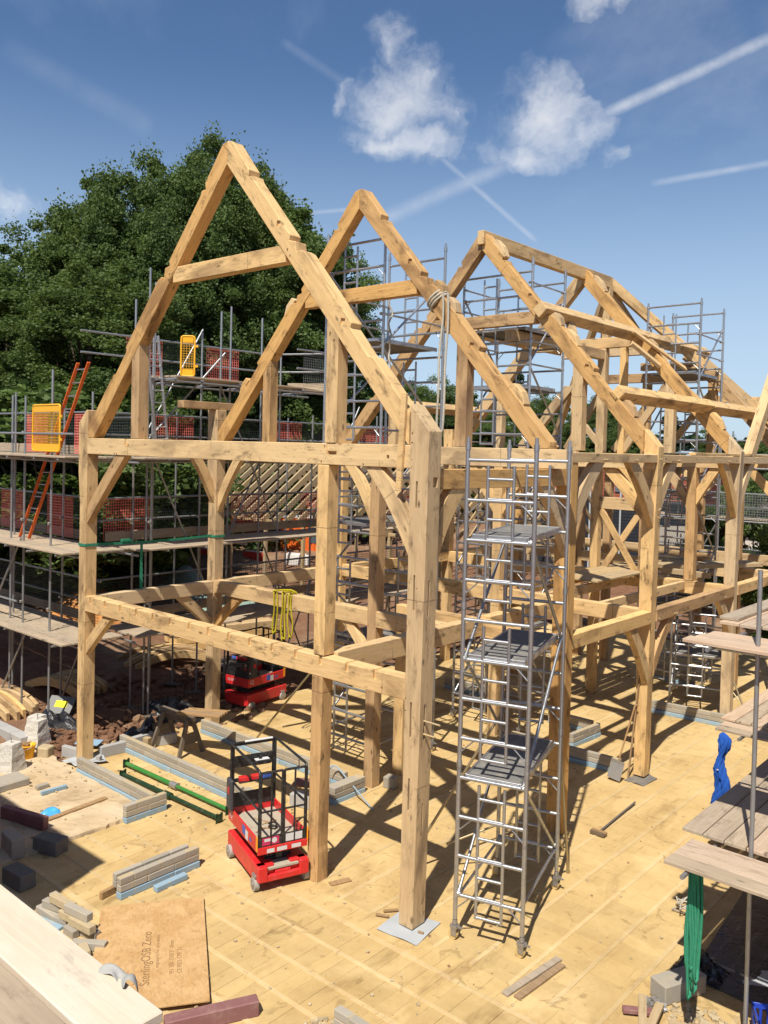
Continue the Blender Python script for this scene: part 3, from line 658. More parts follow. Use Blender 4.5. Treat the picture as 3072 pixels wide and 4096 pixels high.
# dragon ties at hip feet, lying level
for (x, y, z) in ((-2.25, 15.0, 8.72), (-1.45, 17.7, 7.95)):
    pl('tie_beam', [(x-1.7, z-.11), (x+.15, z-.11), (x+.02, z+.02), (x-1.7, z+.11)], y-.2, y+.0, (x-1.7, z), (x, z))
bar('rafter', (-.1, 12.45, 6.2), (-.1, 14.2, 8.35), .22, .27, OAK, TF); bar('rafter', (-.1, 15.95, 6.2), (-.1, 14.2, 8.35), .22, .27, OAK, TF)
for yy in (17.0, 18.6): rafter(yy, yy+.2, 1, pattern=1, s0=3.6)
pegs([(.02, Y3+.13, z) for z in (6.12, 5.16, 5.02)]+[(.02, Y3+.20, z) for z in (6.12, 5.18, 5.0)]+[(.018, y, 6.10) for y in (4.85, 4.93, 6.08, 6.16, 8.0, 8.07, 10.8, 10.88, 12.55)]+[(.008, y, 3.06) for y in (6.95, 7.35, 8.1, 8.17, 10.9, 10.97)], (1, 0, 0), .014, .045)

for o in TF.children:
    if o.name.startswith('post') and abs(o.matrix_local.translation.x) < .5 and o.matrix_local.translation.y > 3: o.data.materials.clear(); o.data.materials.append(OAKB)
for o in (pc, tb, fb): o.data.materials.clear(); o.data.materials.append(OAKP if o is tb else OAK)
# ================================================================ aluminium access towers
def tower(name, label, p, ux, wid, uy, lng, top, plats, n_lift=None, rung_mat=ALU, ladder_off=.0, outriggers=(), castor=True, braces=((0, 1),), seed=1, guard=True):
    """p: ground corner; ux: unit dir of the short (rung) side; uy: unit dir of the long side. frames are 2 m tall with rungs every 0.5 m"""
    R0 = random.getstate(); random.seed(seed)
    t = thing(name, label, 'scaffold tower', p); ux = Vector(ux).normalized(); uy = Vector(uy).normalized(); r = .0285
    zb = .27
    corners = {(i, j): ux*wid*i+uy*lng*j for i in (0, 1) for j in (0, 1)}
    for j in (0, 1):
        z = zb; lift = 0
        while z < top-.2:
            h = min(2.0, top-z); lift += 1
            fr = MB()
            for i in (0, 1):
                c = corners[(i, j)]; fr.tube(c+Vector((0, 0, z)), c+Vector((0, 0, z+h-.005)), r, 12)
                fr.tube(c+Vector((0, 0, z+h-.06)), c+Vector((0, 0, z+h+.02)), r*1.22, 12); fr.tube(c+Vector((0, 0, z+h)), c+Vector((0, 0, z+h+.10)), r*.8, 12)
            zz = z+.31
            while zz < z+h:
                fr.tube(corners[(0, j)]+Vector((0, 0, zz)), corners[(1, j)]+Vector((0, 0, zz)), .024, 10)
                for i in (0, 1): 
                    e = corners[(i, j)]; fr.tube(e+ux*(.03 if i == 0 else -.03)+Vector((0, 0, zz)), e+ux*(.075 if i == 0 else -.075)+Vector((0, 0, zz)), .0255, 10)
                zz += .5
            o = fr.build('frame', rung_mat, t)
            ld = MB()                                     # ladder set into the frame
            l0 = wid*.31+ladder_off; l1 = l0+min(.33, wid*.4)
            for q in (l0, l1):
                a = corners[(0, j)]+ux*q
                ld.tube(a+Vector((0, 0, z+.06)), a+Vector((0, 0, z+h-.25)), .021, 8)
            zz = z+.06+.02
            while zz < z+h-.27:
                ld.tube(corners[(0, j)]+ux*l0+Vector((0, 0, zz)), corners[(0, j)]+ux*l1+Vector((0, 0, zz)), .0205, 8); zz += .25
            ld.build('ladder', rung_mat, o)
            for i in (0, 1):                              # knee struts low in the frame
                s_ = 1 if i == 0 else -1; e = corners[(i, j)]
                for q in (.12, 1.12): MB().tube(e+Vector((0, 0, z+q)), e+ux*s_*.2+Vector((0, 0, z+q+.19)), .0095, 6).build('strut', rung_mat, o)
            z += h
    # horizontal and diagonal braces on the long sides
    zl = [zb+.31+.5*k for k in range(int((top-zb)/.5))]
    for i in (0, 1):
        a = corners[(i, 0)]; b = corners[(i, 1)]; off = ux*(.035 if i == 0 else -.035)*(1)
        k = 0; z = zb+.33
        while z+1.5 < top:
            up = (k+i) % 2 == 0
            p0 = (a if up else b)+off+Vector((0, 0, z)); p1 = (b if up else a)+off+Vector((0, 0, z+1.5))
            br = MB().tube(p0, p1, .0225, 10); d = (p1-p0).normalized()
            for q, s_ in ((p0, 1), (p1, -1)): br.tube(q-d*s_*.02, q+d*s_*.11, .026, 10); br.tube(q+d*s_*.0+ux*.03, q-ux*.03, .027, 10)
            br.build('diagonal_brace', ALU, t); k += 1; z += 1.5
        for z in (zb+.30, ):
            h = MB().tube(a+off+Vector((0, 0, z)), b+off+Vector((0, 0, z)), .019, 10)
            for q, s_ in ((a, 1), (b, -1)): h.tube(q+off+uy*s_*.0+Vector((0, 0, z)), q+off+uy*s_*.12+Vector((0, 0, z)), .026, 10)
            h.build('horizontal_brace', ALU, t)
    for pz in plats:
        pf = MB().box(ux*wid*.5+uy*lng*.5+Vector((0, 0, pz+.045)), (wid*.78, lng-.06, .022), Matrix((ux, uy, Vector((0, 0, 1)))).transposed())
        po = pf.build('platform', PLY, t, .003)
        ed = MB(); Mx = Matrix((ux, uy, Vector((0, 0, 1)))).transposed()
        for q in (.10, .90): ed.box(ux*wid*q+uy*lng*.5+Vector((0, 0, pz+.03)), (.035, lng-.05, .075), Mx)
        for q in (.03, lng-.03): ed.box(ux*wid*.5+uy*q+Vector((0, 0, pz+.035)), (wid*.8, .03, .06), Mx)
        ed.build('platform_edge', ALU, po, .004)
        if guard:
            for i in (0, 1):
                for dz in (.5, 1.0):
                    if pz+dz > top-.02: continue
                    a = corners[(i, 0)]; b = corners[(i, 1)]; off = ux*(.035 if i == 0 else -.035)
                    g = MB().tube(a+off+Vector((0, 0, pz+dz)), b+off+Vector((0, 0, pz+dz)), .019, 10)
                    for q, s_ in ((a, 1), (b, -1)): g.tube(q+off+Vector((0, 0, pz+dz)), q+off+uy*s_*.11+Vector((0, 0, pz+dz)), .026, 10); g.tube(q+ux*.03+Vector((0, 0, pz+dz)), q-ux*.03+off*1.6+Vector((0, 0, pz+dz)), .028, 10)
                    g.build('guard_rail', ALU, t)
    if castor:
        for (i, j), c in corners.items():
            cm = MB().tube(c+Vector((0, 0, .18)), c+Vector((0, 0, .34)), .019, 10).box(c+Vector((0, 0, .17)), (.10, .085, .04)).box(c+Vector((.0, .03, .12)), (.08, .008, .13)).box(c+Vector((.0, -.03, .12)), (.08, .008, .13)).tube(c+Vector((0, 0, .20)), c+Vector((0, 0, .25)), .033, 10).box(c+Vector((.08, 0, .175)), (.07, .03, .012))
            co = cm.build('castor', CAST, t)
            MB().tube(c+Vector((-.02, -.022, .063)), c+Vector((-.02, .022, .063)), .063, 18).build('wheel', YEL if False else TAN, co, .004)
    for (i, j, dx, dy, zt, foot_r) in outriggers:
        c = corners[(i, j)]; f = c+ux*dx+uy*dy+Vector((0, 0, .03)); tp = c+Vector((0, 0, zt))
        og = MB().tube(tp, f, .021, 10).tube(c+Vector((0, 0, .75)), c+(f-c)*.55+Vector((0, 0, .42)), .017, 8).tube(f, f-(tp-f).normalized()*.05, .034, 10)
        og.build('outrigger', GOLD, t)
    random.setstate(R0); return t
TAN = mat_plain('nylon_wheel', (.55, .40, .16), .55)
GOLD = mat_plain('anodised_tube', (.42, .34, .20), .4, .7, .5, .3, (.3, .26, .2), 9)
a_ = math.radians(16.6); UXT = (math.cos(a_), math.sin(a_), 0); UYT = (-math.sin(a_), math.cos(a_), 0)
tower('scaffold_tower', 'narrow aluminium tower on castors beside the front corner post', (.49, .25, 0), UXT, .87, UYT, 1.82, 6.28, (2.06, 3.58, 5.09), outriggers=((1, 1, .05, .55, 2.15, .03), (0, 1, -1.25, -.55, 2.4, .03)), guard=False, seed=3)
tower('scaffold_tower', 'tall wide aluminium tower rising behind the second roof truss', (-5.27, 3.42, 0), (1, .012, 0), 1.48, (-.035, 1, 0), 1.92, 10.45, (2.4, 4.7, 8.2), seed=5, ladder_off=.0, outriggers=((0, 0, -1.6, -.2, 1.9, .03),))
tower('scaffold_tower', 'aluminium tower standing inside the roof behind the third truss', (-4.87, 7.42, 0), (1, 0, 0), 1.8, (-.04, 1, 0), 1.5, 10.42, (2.2, 5.4, 7.6, 8.85), seed=8)
tower('scaffold_tower', 'far aluminium tower beside the hipped end of the roof', (-3.0, 13.1, 0), (1, -.02, 0), 1.42, (-.05, 1, 0), 1.85, 10.1, (2.2, 5.2, 8.3), seed=9)
tower('scaffold_tower', 'low aluminium tower on the floor beyond the third truss', (-1.6, 11.95, 0), (.9, .3, 0), 1.3, (-.3, .9, 0), 1.6, 2.3, (1.3,), seed=12, outriggers=((1, 0, .5, -.4, 1.2, .03),), guard=False)
# ================================================================ tube-and-board scaffold on the left
TS = thing('tube_scaffold', 'tall steel tube scaffold with boarded lifts along the left side', 'scaffold', (-10.3, 1.5, 0))
OFF = Vector((10.3, -1.5, 0))
def tb(name, p0, p1, mat=GALV, r=.0242, par=TS, off=OFF, n=10): return MB().tube(Vector(p0)+off, Vector(p1)+off, r, n).build(name, mat, par)
def bd(p0, p1, par=TS, off=OFF, w=.222, h=.038, mat=BOARD, up=(0, 0, 1)):
    return bar('board', Vector(p0)+off, Vector(p1)+off, w, h, mat, par, up, .004)
LZ = (2.05, 3.90, 5.85)
stA = [(x, y) for x in (-19.2, -16.8, -14.4, -11.90, -10.67) for y in (.60, 1.53)]
stB = [(x, y) for y in (2.52, 4.39, 6.3, 8.2, 10.1, 12.0) for x in (-9.82, -10.55)]
for (x, y) in stA: tb('standard', (x+.0, y, 0), (x+U(-.03, .03), y+U(-.03, .03), 6.95+U(-.3, .9) if y < 1 else 6.9+U(0, .6)))
for k, (x, y) in enumerate(stB): tb('standard', (x, y, 0), (x+U(-.03, .03), y, (8.75+U(0, 1.3)) if 2 < y < 7.5 else 6.9+U(0, .5)))
for x, y, z in ((-11.57, 4.39, 7.0), (-11.57, 8.2, 7.0), (-10.35, 2.9, 9.9), (-9.9, 2.45, 10.1), (-10.1, 4.9, 9.6), (-13.2, 1.0, 7.3), (-12.55, .62, 7.2)): tb('standard', (x, y, 0), (x, y, z))
for z in LZ:
    for y in (.52, 1.60): tb('ledger', (-21, y, z-.09), (-8.95+U(0, .1), y, z-.09))
    for x in (-9.75, -10.63, ): tb('ledger', (x, 1.2, z-.09), (x, 13.4, z-.09))
    for x in (-19.1, -16.9, -14.5, -12.8, -11.8, -10.6, -9.6): tb('transom', (x, .12+U(-.1, .05), z-.045), (x, 1.75, z-.045))
    for y in (2.4, 3.4, 4.5, 5.5, 6.4, 7.3, 8.3, 9.2, 10.2, 11.2, 12.1): tb('transom', (-10.75, y, z-.045), (-8.95+U(-.05, .1), y, z-.045))
    for i in range(6):                                    # run A: boards along x
        y = .26+.235*i+U(-.006, .006); x = -21.0
        while x < -9.3:
            e = min(x+3.9, -9.02+U(-.12, .06)); bd((x, y, z+U(-.004, .004)), (e-.01, y+U(-.01, .01), z+U(-.004, .006))); x += 3.9
    for i in range(6):                                    # run B: boards along y
        x = -9.06-.235*i+U(-.006, .006); y = 1.72+U(-.05, .05)
        while y < 13:
            bd((x, y, z+U(-.004, .004)), (x+U(-.01, .01), min(y+3.88, 13.4), z+U(-.004, .004))); y += 3.9
    for dz in (.5, 1.0):
        tb('guard_rail', (-21, 1.70, z+dz), (-10.5, 1.70, z+dz)); tb('guard_rail', (-10.72, 1.4, z+dz), (-10.72, 13.4, z+dz))
    bd((-21, 1.72, z+.13), (-10.8, 1.72, z+.13), w=.038, h=.22); bd((-10.68, 1.9, z+.13), (-10.68, 12.8, z+.13), w=.038, h=.22)
tb('guard_rail', (-13.0, .50, 6.33), (-9.6, .5, 6.33)); tb('guard_rail', (-21, .50, 6.33), (-13.1, .5, 6.33))
tb('guard_rail', (-21, .5, 2.55), (-12.0, .5, 2.55)); tb('guard_rail', (-10.2, 1.7, 6.72), (-9.0, 1.7, 6.72))
# top lift
Z4 = 7.66
for i in range(6): bd((-9.08-.235*i, 2.45+U(-.1, .1), Z4), (-9.08-.235*i, 6.35+U(-.05, .05), Z4))
for i in range(4): bd((-9.1-.235*i, 6.3, Z4-.045), (-9.1-.235*i, 7.6+U(-.1, .3), Z4-.045))
for x in (-9.0, -10.45): tb('ledger', (x, 2.3, Z4-.11), (x, 7.9, Z4-.11))
for y in (2.5, 3.2, 4.3, 5.3, 6.3, 7.2): tb('transom', (-10.7, y, Z4-.06), (-8.9, y, Z4-.06))
for dz in (.48, .95):
    tb('guard_rail', (-10.62, 1.2, Z4+dz), (-10.62, 6.4, Z4+dz)); tb('guard_rail', (-8.98, 6.1, Z4+dz), (-8.98, 8.0, Z4+dz)); tb('guard_rail', (-10.6, 6.6, Z4+dz), (-8.9, 7.3, Z4+dz))
bd((-10.3, 7.0, Z4+.1), (-8.98, 7.7, Z4+.1), w=.038, h=.22)
for (a, b) in (((-10.55, 2.52, 5.9), (-10.55, 4.39, 9.0)), ((-9.82, 6.3, 4.0), (-9.82, 4.39, 7.6)), ((-10.55, 4.4, 2.1), (-10.55, 6.3, 5.8)), ((-9.82, 4.4, 2.1), (-9.82, 2.6, 5.8)), ((-11.9, 1.5, 0), (-10.67, 1.5, 2)), ((-13.0, .55, 0.1), (-11.6, .55, 1.95)), ((-11.9, .55, 4), (-13.4, .55, 2.1)), ((-10.55, 8.2, 0), (-10.55, 6.3, 3.9)), ((-10.5, 2.4, 5.8), (-9.8, 4.5, 8.4)), ((-9.82, 6.3, .0), (-9.82, 8.2, 3.9)), ((-10.55, 8.2, 4.0), (-10.55, 10.1, 7.4))): tb('diagonal_brace', a, b, r=.0225)
fit = MB()                                                # couplers where tubes cross
for z in LZ:
    for (x, y) in stA+stB: fit.box(Vector((x+.02, y-.04, z-.09))+OFF, (.075, .09, .06)); fit.box(Vector((x-.01, y-.03, z+.5))+OFF, (.06, .08, .06))
fo = fit.build('couplers', CAST, TS, .008); fo['kind'] = 'stuff'
def mesh_guard(p0, p1, z0, h, mat, cell=.062, r=.0036):
    if mat is MESHR: r = .0062
    p0 = Vector(p0)+OFF; p1 = Vector(p1)+OFF; d = p1-p0; L = d.length; u = d/L; mb = MB(); n = int(L/cell); k = int(h/cell); sag = U(-.02, .02)
    Mx = Matrix((u, Vector((-u.y, u.x, 0)), Vector((0, 0, 1)))).transposed()
    for i in range(n+1): mb.box(p0+u*(i*L/n)+Vector((0, 0, z0+h/2)), (r*2, r, h), Mx)
    for j in range(k+1): mb.box(p0+u*L/2+Vector((0, 0, z0+h*j/k)), (L, r*1.2, r*2), Mx)
    return mb.build('mesh_guard', mat, TS)
seqs = [(.0, MESHR), (1, MESHG), (2, MESHR), (3, MESHG), (4, MESHG), (5, MESHR), (6, MESHG), (7, MESHR)]
for k in range(8):                                        # along run A
    x = -20.2+1.22*k; mesh_guard((x, 1.66, 0), (x+1.18, 1.66, 0), 3.95, .92, (MESHR, MESHG)[k % 2])
    mesh_guard((x, 1.66, 0), (x+1.18, 1.66, 0), 2.1, .92, MESHG)
    if k > 4: mesh_guard((x, 1.66, 0), (x+1.18, 1.66, 0), 5.9, .9, (MESHG, MESHR)[k % 2])
mesh_guard((-10.55, 1.66, 0), (-9.4, 1.66, 0), 5.9, .9, MESHG)
for k in range(9):                                        # along run B
    y = 1.9+1.22*k
    mesh_guard((-10.76, y, 0), (-10.76, y+1.18, 0), 3.95, .92, (MESHR, MESHG, MESHG, MESHR, MESHG)[k % 5]); mesh_guard((-10.76, y, 0), (-10.76, y+1.18, 0), 2.1, .92, MESHG)
    mesh_guard((-10.76, y, 0), (-10.76, y+1.18, 0), 5.9, .92, (MESHG, MESHR, MESHG)[k % 3])
mesh_guard((-10.66, 2.35, 0), (-10.66, 3.3, 0), 7.72, .9, MESHR); mesh_guard((-10.66, 3.3, 0), (-10.66, 4.55, 0), 7.72, .9, MESHG); mesh_guard((-10.66, 4.6, 0), (-10.66, 5.6, 0), 7.72, .9, MESHR); mesh_guard((-9.0, 6.35, 0), (-9.0, 7.4, 0), 7.72, .9, MESHK)
# ladders and gates
def ladder(name, label, p0, p1, wdir, w, mat, rmat, n):
    t = thing(name, label, 'ladder', p0); d = Vector(p1)-Vector(p0); wd = Vector(wdir).normalized()*w
    for q in (0, 1):
        f = frame(wd*q, wd*q+d, wd.cross(d)); MB().box((d.length/2, 0, 0), (d.length, .028, .075)).build('stile', mat, t, .004, f)
    for i in range(n): c = d*((i+.5)/n); MB().tube(c, c+wd, .014, 8).build('rung', rmat, t)
    return t
ladder('ladder', 'orange fibreglass ladder leaning through the left scaffold lifts', (-12.62, .86, 3.93), (-10.22, .92, 7.85), (1, .05, 0), .40, ORG, ALU, 14)
ladder('ladder', 'grey aluminium ladder reaching up to the highest scaffold lift', (-9.35, 2.34, 5.88), (-9.35, 2.0, 8.52), (0, 1, .03), .30, ALU, ALU, 10)
def gate(name, label, p, u, w, h):
    t = thing(name, label, 'gate', p); u = Vector(u).normalized(); Z = Vector((0, 0, 1)); c = lambda a, b: u*a+Z*b
    r = .06
    pts = []
    for cx, cz, a0 in ((w-r, r, -90), (w-r, h-r, 0), (r, h-r, 90), (r, r, 180)):
        for k in range(5): a = math.radians(a0+k*22.5); pts.append(c(cx+r*math.cos(a), cz+r*math.sin(a)))
    MB().path(pts, .022, 8, True).build('frame', YEL, t)
    Mx = Matrix((u, Vector((-u.y, u.x, 0)), Z)).transposed()
    for zc in (.085, h-.085): MB().box(c(w/2, zc), (w-.06, .02, .13), Mx).build('rail_panel', YEL, t, .004)
    mb = MB(); nx = max(4, int(w/.055)); nz = int(h/.055)
    for i in range(1, nx): mb.box(c(i*w/nx, h/2), (.007, .006, h-.2), Mx)
    for j in range(3, nz-2): mb.box(c(w/2, j*h/nz), (w-.05, .006, .007), Mx)
    mb.build('mesh', YEL, t)
    for zc in (h*.25, h*.75): MB().box(c(w+.03, zc), (.10, .03, .05), Mx).build('hinge', YEL, t, .004)
    return t
gate('ladder_gate', 'yellow mesh safety gate on the third lift at far left', (-11.34, .50, 5.96), (1, 0, 0), 1.18, .98)
gate('ladder_gate', 'narrow yellow mesh safety gate on the topmost left platform', (-9.5, 3.02, 7.72), (.55, .60, 0), .30, .9)
# green ratchet strap round the two left posts
mb = MB()
for x0, x1, y0, y1, z in ((-8.415, -8.165, -.012, .25, 4.21), (-8.435, -8.165, 3.035, 3.295, 4.19)):
    mb.box2((x0-.004, y0-.003, z-.025), (x1+.004, y0, z+.025)); mb.box2((x1, y0, z-.025), (x1+.004, y1, z+.025)); mb.box2((x0-.004, y1, z-.025), (x1+.004, y1+.003, z+.025)); mb.box2((x0-.004, y0, z-.025), (x0, y1, z+.025))
sag = [(-8.30, .25+(2.79)*i/12, 4.20-.03*math.sin(math.pi*i/12)) for i in range(13)]
for i in range(12): mb.add([(sag[i][0], sag[i][1], sag[i][2]-.025), (sag[i][0], sag[i][1], sag[i][2]+.025), (sag[i+1][0], sag[i+1][1], sag[i+1][2]+.025), (sag[i+1][0], sag[i+1][1], sag[i+1][2]-.025)], [(0, 1, 2, 3)])
for i in range(8):
    z0 = 4.18-.12*i; mb.add([(-8.3+.006*math.sin(i), 1.27, z0), (-8.3, 1.33, z0), (-8.3+.006*math.sin(i+1), 1.33+.004*i, z0-.12), (-8.3, 1.27, z0-.12)], [(0, 1, 2, 3)])
mb.box((-8.3, .95, 4.235), (.06, .22, .05))
tag(mb.build('ratchet_strap', GRNS), 'green ratchet strap tied between the two left posts', 'strap')
# ================================================================ right hand scaffold
RS = thing('board_scaffold', 'steel and board scaffold platform at the right edge with pink tipped boards', 'scaffold', (3.85, .9, 0)); OR = Vector((-3.85, -.9, 0))
PINKB = mat_wood('pale_pinkish_board', (.54, .41, .29), (.46, .34, .235), (.38, .25, .17), .5, var=.2)
def bd2(p0, p1, z=None, mat=None): return bd(p0, p1, RS, OR, mat=mat or (PINKB if random.random() < .6 else BOARD))
def tb2(n_, p0, p1): return tb(n_, p0, p1, par=RS, off=OR)
tb2('standard', (3.85, .9, 0), (3.83, .9, 5.02))
for p in ((6.2, .9), (3.85, 4.6), (6.2, 4.6), (3.2, 6.6), (3.2, 9.5)): tb2('standard', (p[0], p[1], 0), (p[0], p[1], 5.2))
for i in range(3): bd2((3.22+.01*i, .22+.235*i, 1.985), (7.1, .22+.235*i, 1.985))
for i in range(9): bd2((3.20+.235*i, .93+U(-.03, .02), 2.026+U(-.004, .004)), (3.20+.235*i, 4.83, 2.02))
for i in range(3): bd2((2.02, 4.98+.235*i, 1.98), (6.0, 4.98+.235*i, 1.98))
for i in range(8): bd2((2.06+.235*i, 5.30+U(-.05, .05), 2.022), (2.06+.235*i, 9.2, 2.02))
for i in range(3): bd2((3.12+.05*i, .76+.235*i, 4.20), (7.0, .76+.235*i, 4.20))
for i in range(8): bd2((3.24+.235*i, 1.75+U(-.15, .12), 4.242), (3.24+.235*i, 5.6, 4.242))
bd2((3.2, 1.85, 4.284), (3.25, 5.7, 4.284))
for z, ys, xs in ((1.93, (.45, .95, 4.5), (3.45, 4.4, 5.5)), (4.155, (1.0, 1.5, 5.2), (3.42, 4.35, 5.5))):
    for y in ys: tb2('ledger', (3.35, y, z-.05), (7, y, z-.05))
    for x in xs: tb2('transom', (x, min(ys)-.43, z), (x, 5.2, z))
tb2('transom', (2.42, 4.75, 1.93), (2.42, 9.0, 1.93)); tb2('transom', (3.9, 4.75, 1.93), (3.9, 9.0, 1.93))
for z in (2.55, 3.05): tb2('guard_rail', (4.2, 5.0, z), (4.2, 9.0, z))
MB().box((0, 0, 0), (.222, .006, .04)).build('board_tip', mat_plain('pink_end_paint', (.62, .12, .16), .7, 0, .2, .4, (.6, .4, .35), 12), RS, 0, Matrix.Translation(Vector((2.86, 2.775, 4.032))+OR)) if False else None
PTIP = mat_plain('pink_end_paint', (.62, .14, .17), .7, 0, .2, .4, (.6, .4, .35), 12)
for o in list(RS.children):
    if o.name.startswith('board') and o.matrix_local.to_3x3().col[0].y > .9 and random.random() < .8:
        tip = MB().box((-.003, 0, 0), (.006, .220, .034)).box((.03, 0, .0195), (.06, .215, .002)).build('end_band', PTIP, o)
# near board deck at bottom left, at the photographer's own level
ND = thing('board_deck', 'pale mortar splashed scaffold boards in the bottom left foreground', 'scaffold', (3.0, -7.0, 4.33))
SPL = mat_wood('splashed_board', (.62, .52, .39), (.57, .465, .335), (.66, .59, .48), .55, knots=False, var=.06, grain=.4)
SPT = mat_wood('tan_board', (0.429, 0.328, 0.218), (0.374, 0.281, 0.187), (0.257, 0.187, 0.125), .5, knots=False, var=.06)
def nb(x0, x1, y, z, m_): 
    return MB().box(((x0+x1)/2-3.0, y+7.0, z-4.33), (x1-x0, .226, .04)).build('board', m_, ND, .005)
nb(-2.5, 4.40, -6.94, 4.33, SPL); nb(-2.5, 4.22, -7.18, 4.325, SPT); nb(-2.5, 4.25, -7.42, 4.325, SPT); nb(-2.5, 4.2, -7.66, 4.325, SPL)
MB().tube((-1.2, -.9, -.05), (-1.2, .4, -.05), .0242).build('transom', GALV, ND); MB().tube((-4, -.2, -.10), (1.1, -.2, -.10), .0242).build('ledger', GALV, ND)
for x in (-3.9, -.9): MB().tube((x, -.25, -4.3), (x, -.25, .0), .0242).build('standard', GALV, ND)
rag = MB(); n = 9
for i in range(n):
    for j in range(5):
        pass
vs = []; fs = []
for i in range(10):
    for j in range(5):
        s = i/9; w = (j/4-.5)
        x = 4.06+.16*s+.015*math.sin(7*w); y = -6.835+.07*w+.02*math.sin(3*s); z = 4.362+.016*math.sin(9*s+w*4)*(.3+s)+.008*math.cos(8*w)+(-.03 if w > .3 else 0)
        vs.append((x, y, z))
for i in range(9):
    for j in range(4): fs.append((i*5+j, i*5+j+1, i*5+j+6, i*5+j+5))
ro = MB().add(vs, fs, True).build('cloth_rag', mat_plain('grey_rag', (.34, .33, .30), .95, 0, .1, .4, (.5, .46, .4), 12, 0, .3)); md = ro.modifiers.new('s', 'SOLIDIFY'); md.thickness = .006; md2 = ro.modifiers.new('ss', 'SUBSURF'); md2.levels = 2; md2.render_levels = 2
tag(ro, 'crumpled grey rag lying on the foreground board edge', 'rag')
_mc = {}
def mat_cached(n, c, r=.5):
    if n not in _mc: _mc[n] = mat_plain(n, c, r)
    return _mc[n]
def text(s, size, name, mat, parent, M, extrude=.0006):
    cu = bpy.data.curves.new(name, 'FONT'); cu.body = s; cu.size = size; cu.extrude = extrude
    to = bpy.data.objects.new('tmp', cu); COL.objects.link(to); dg = bpy.context.evaluated_depsgraph_get(); dg.update()
    me = bpy.data.meshes.new_from_object(to.evaluated_get(dg)); bpy.data.objects.remove(to); me.name = name
    me.materials.clear(); me.materials.append(mat)
    o = bpy.data.objects.new(name, me); COL.objects.link(o)
    if parent: o.parent = parent
    o.matrix_local = M; return o
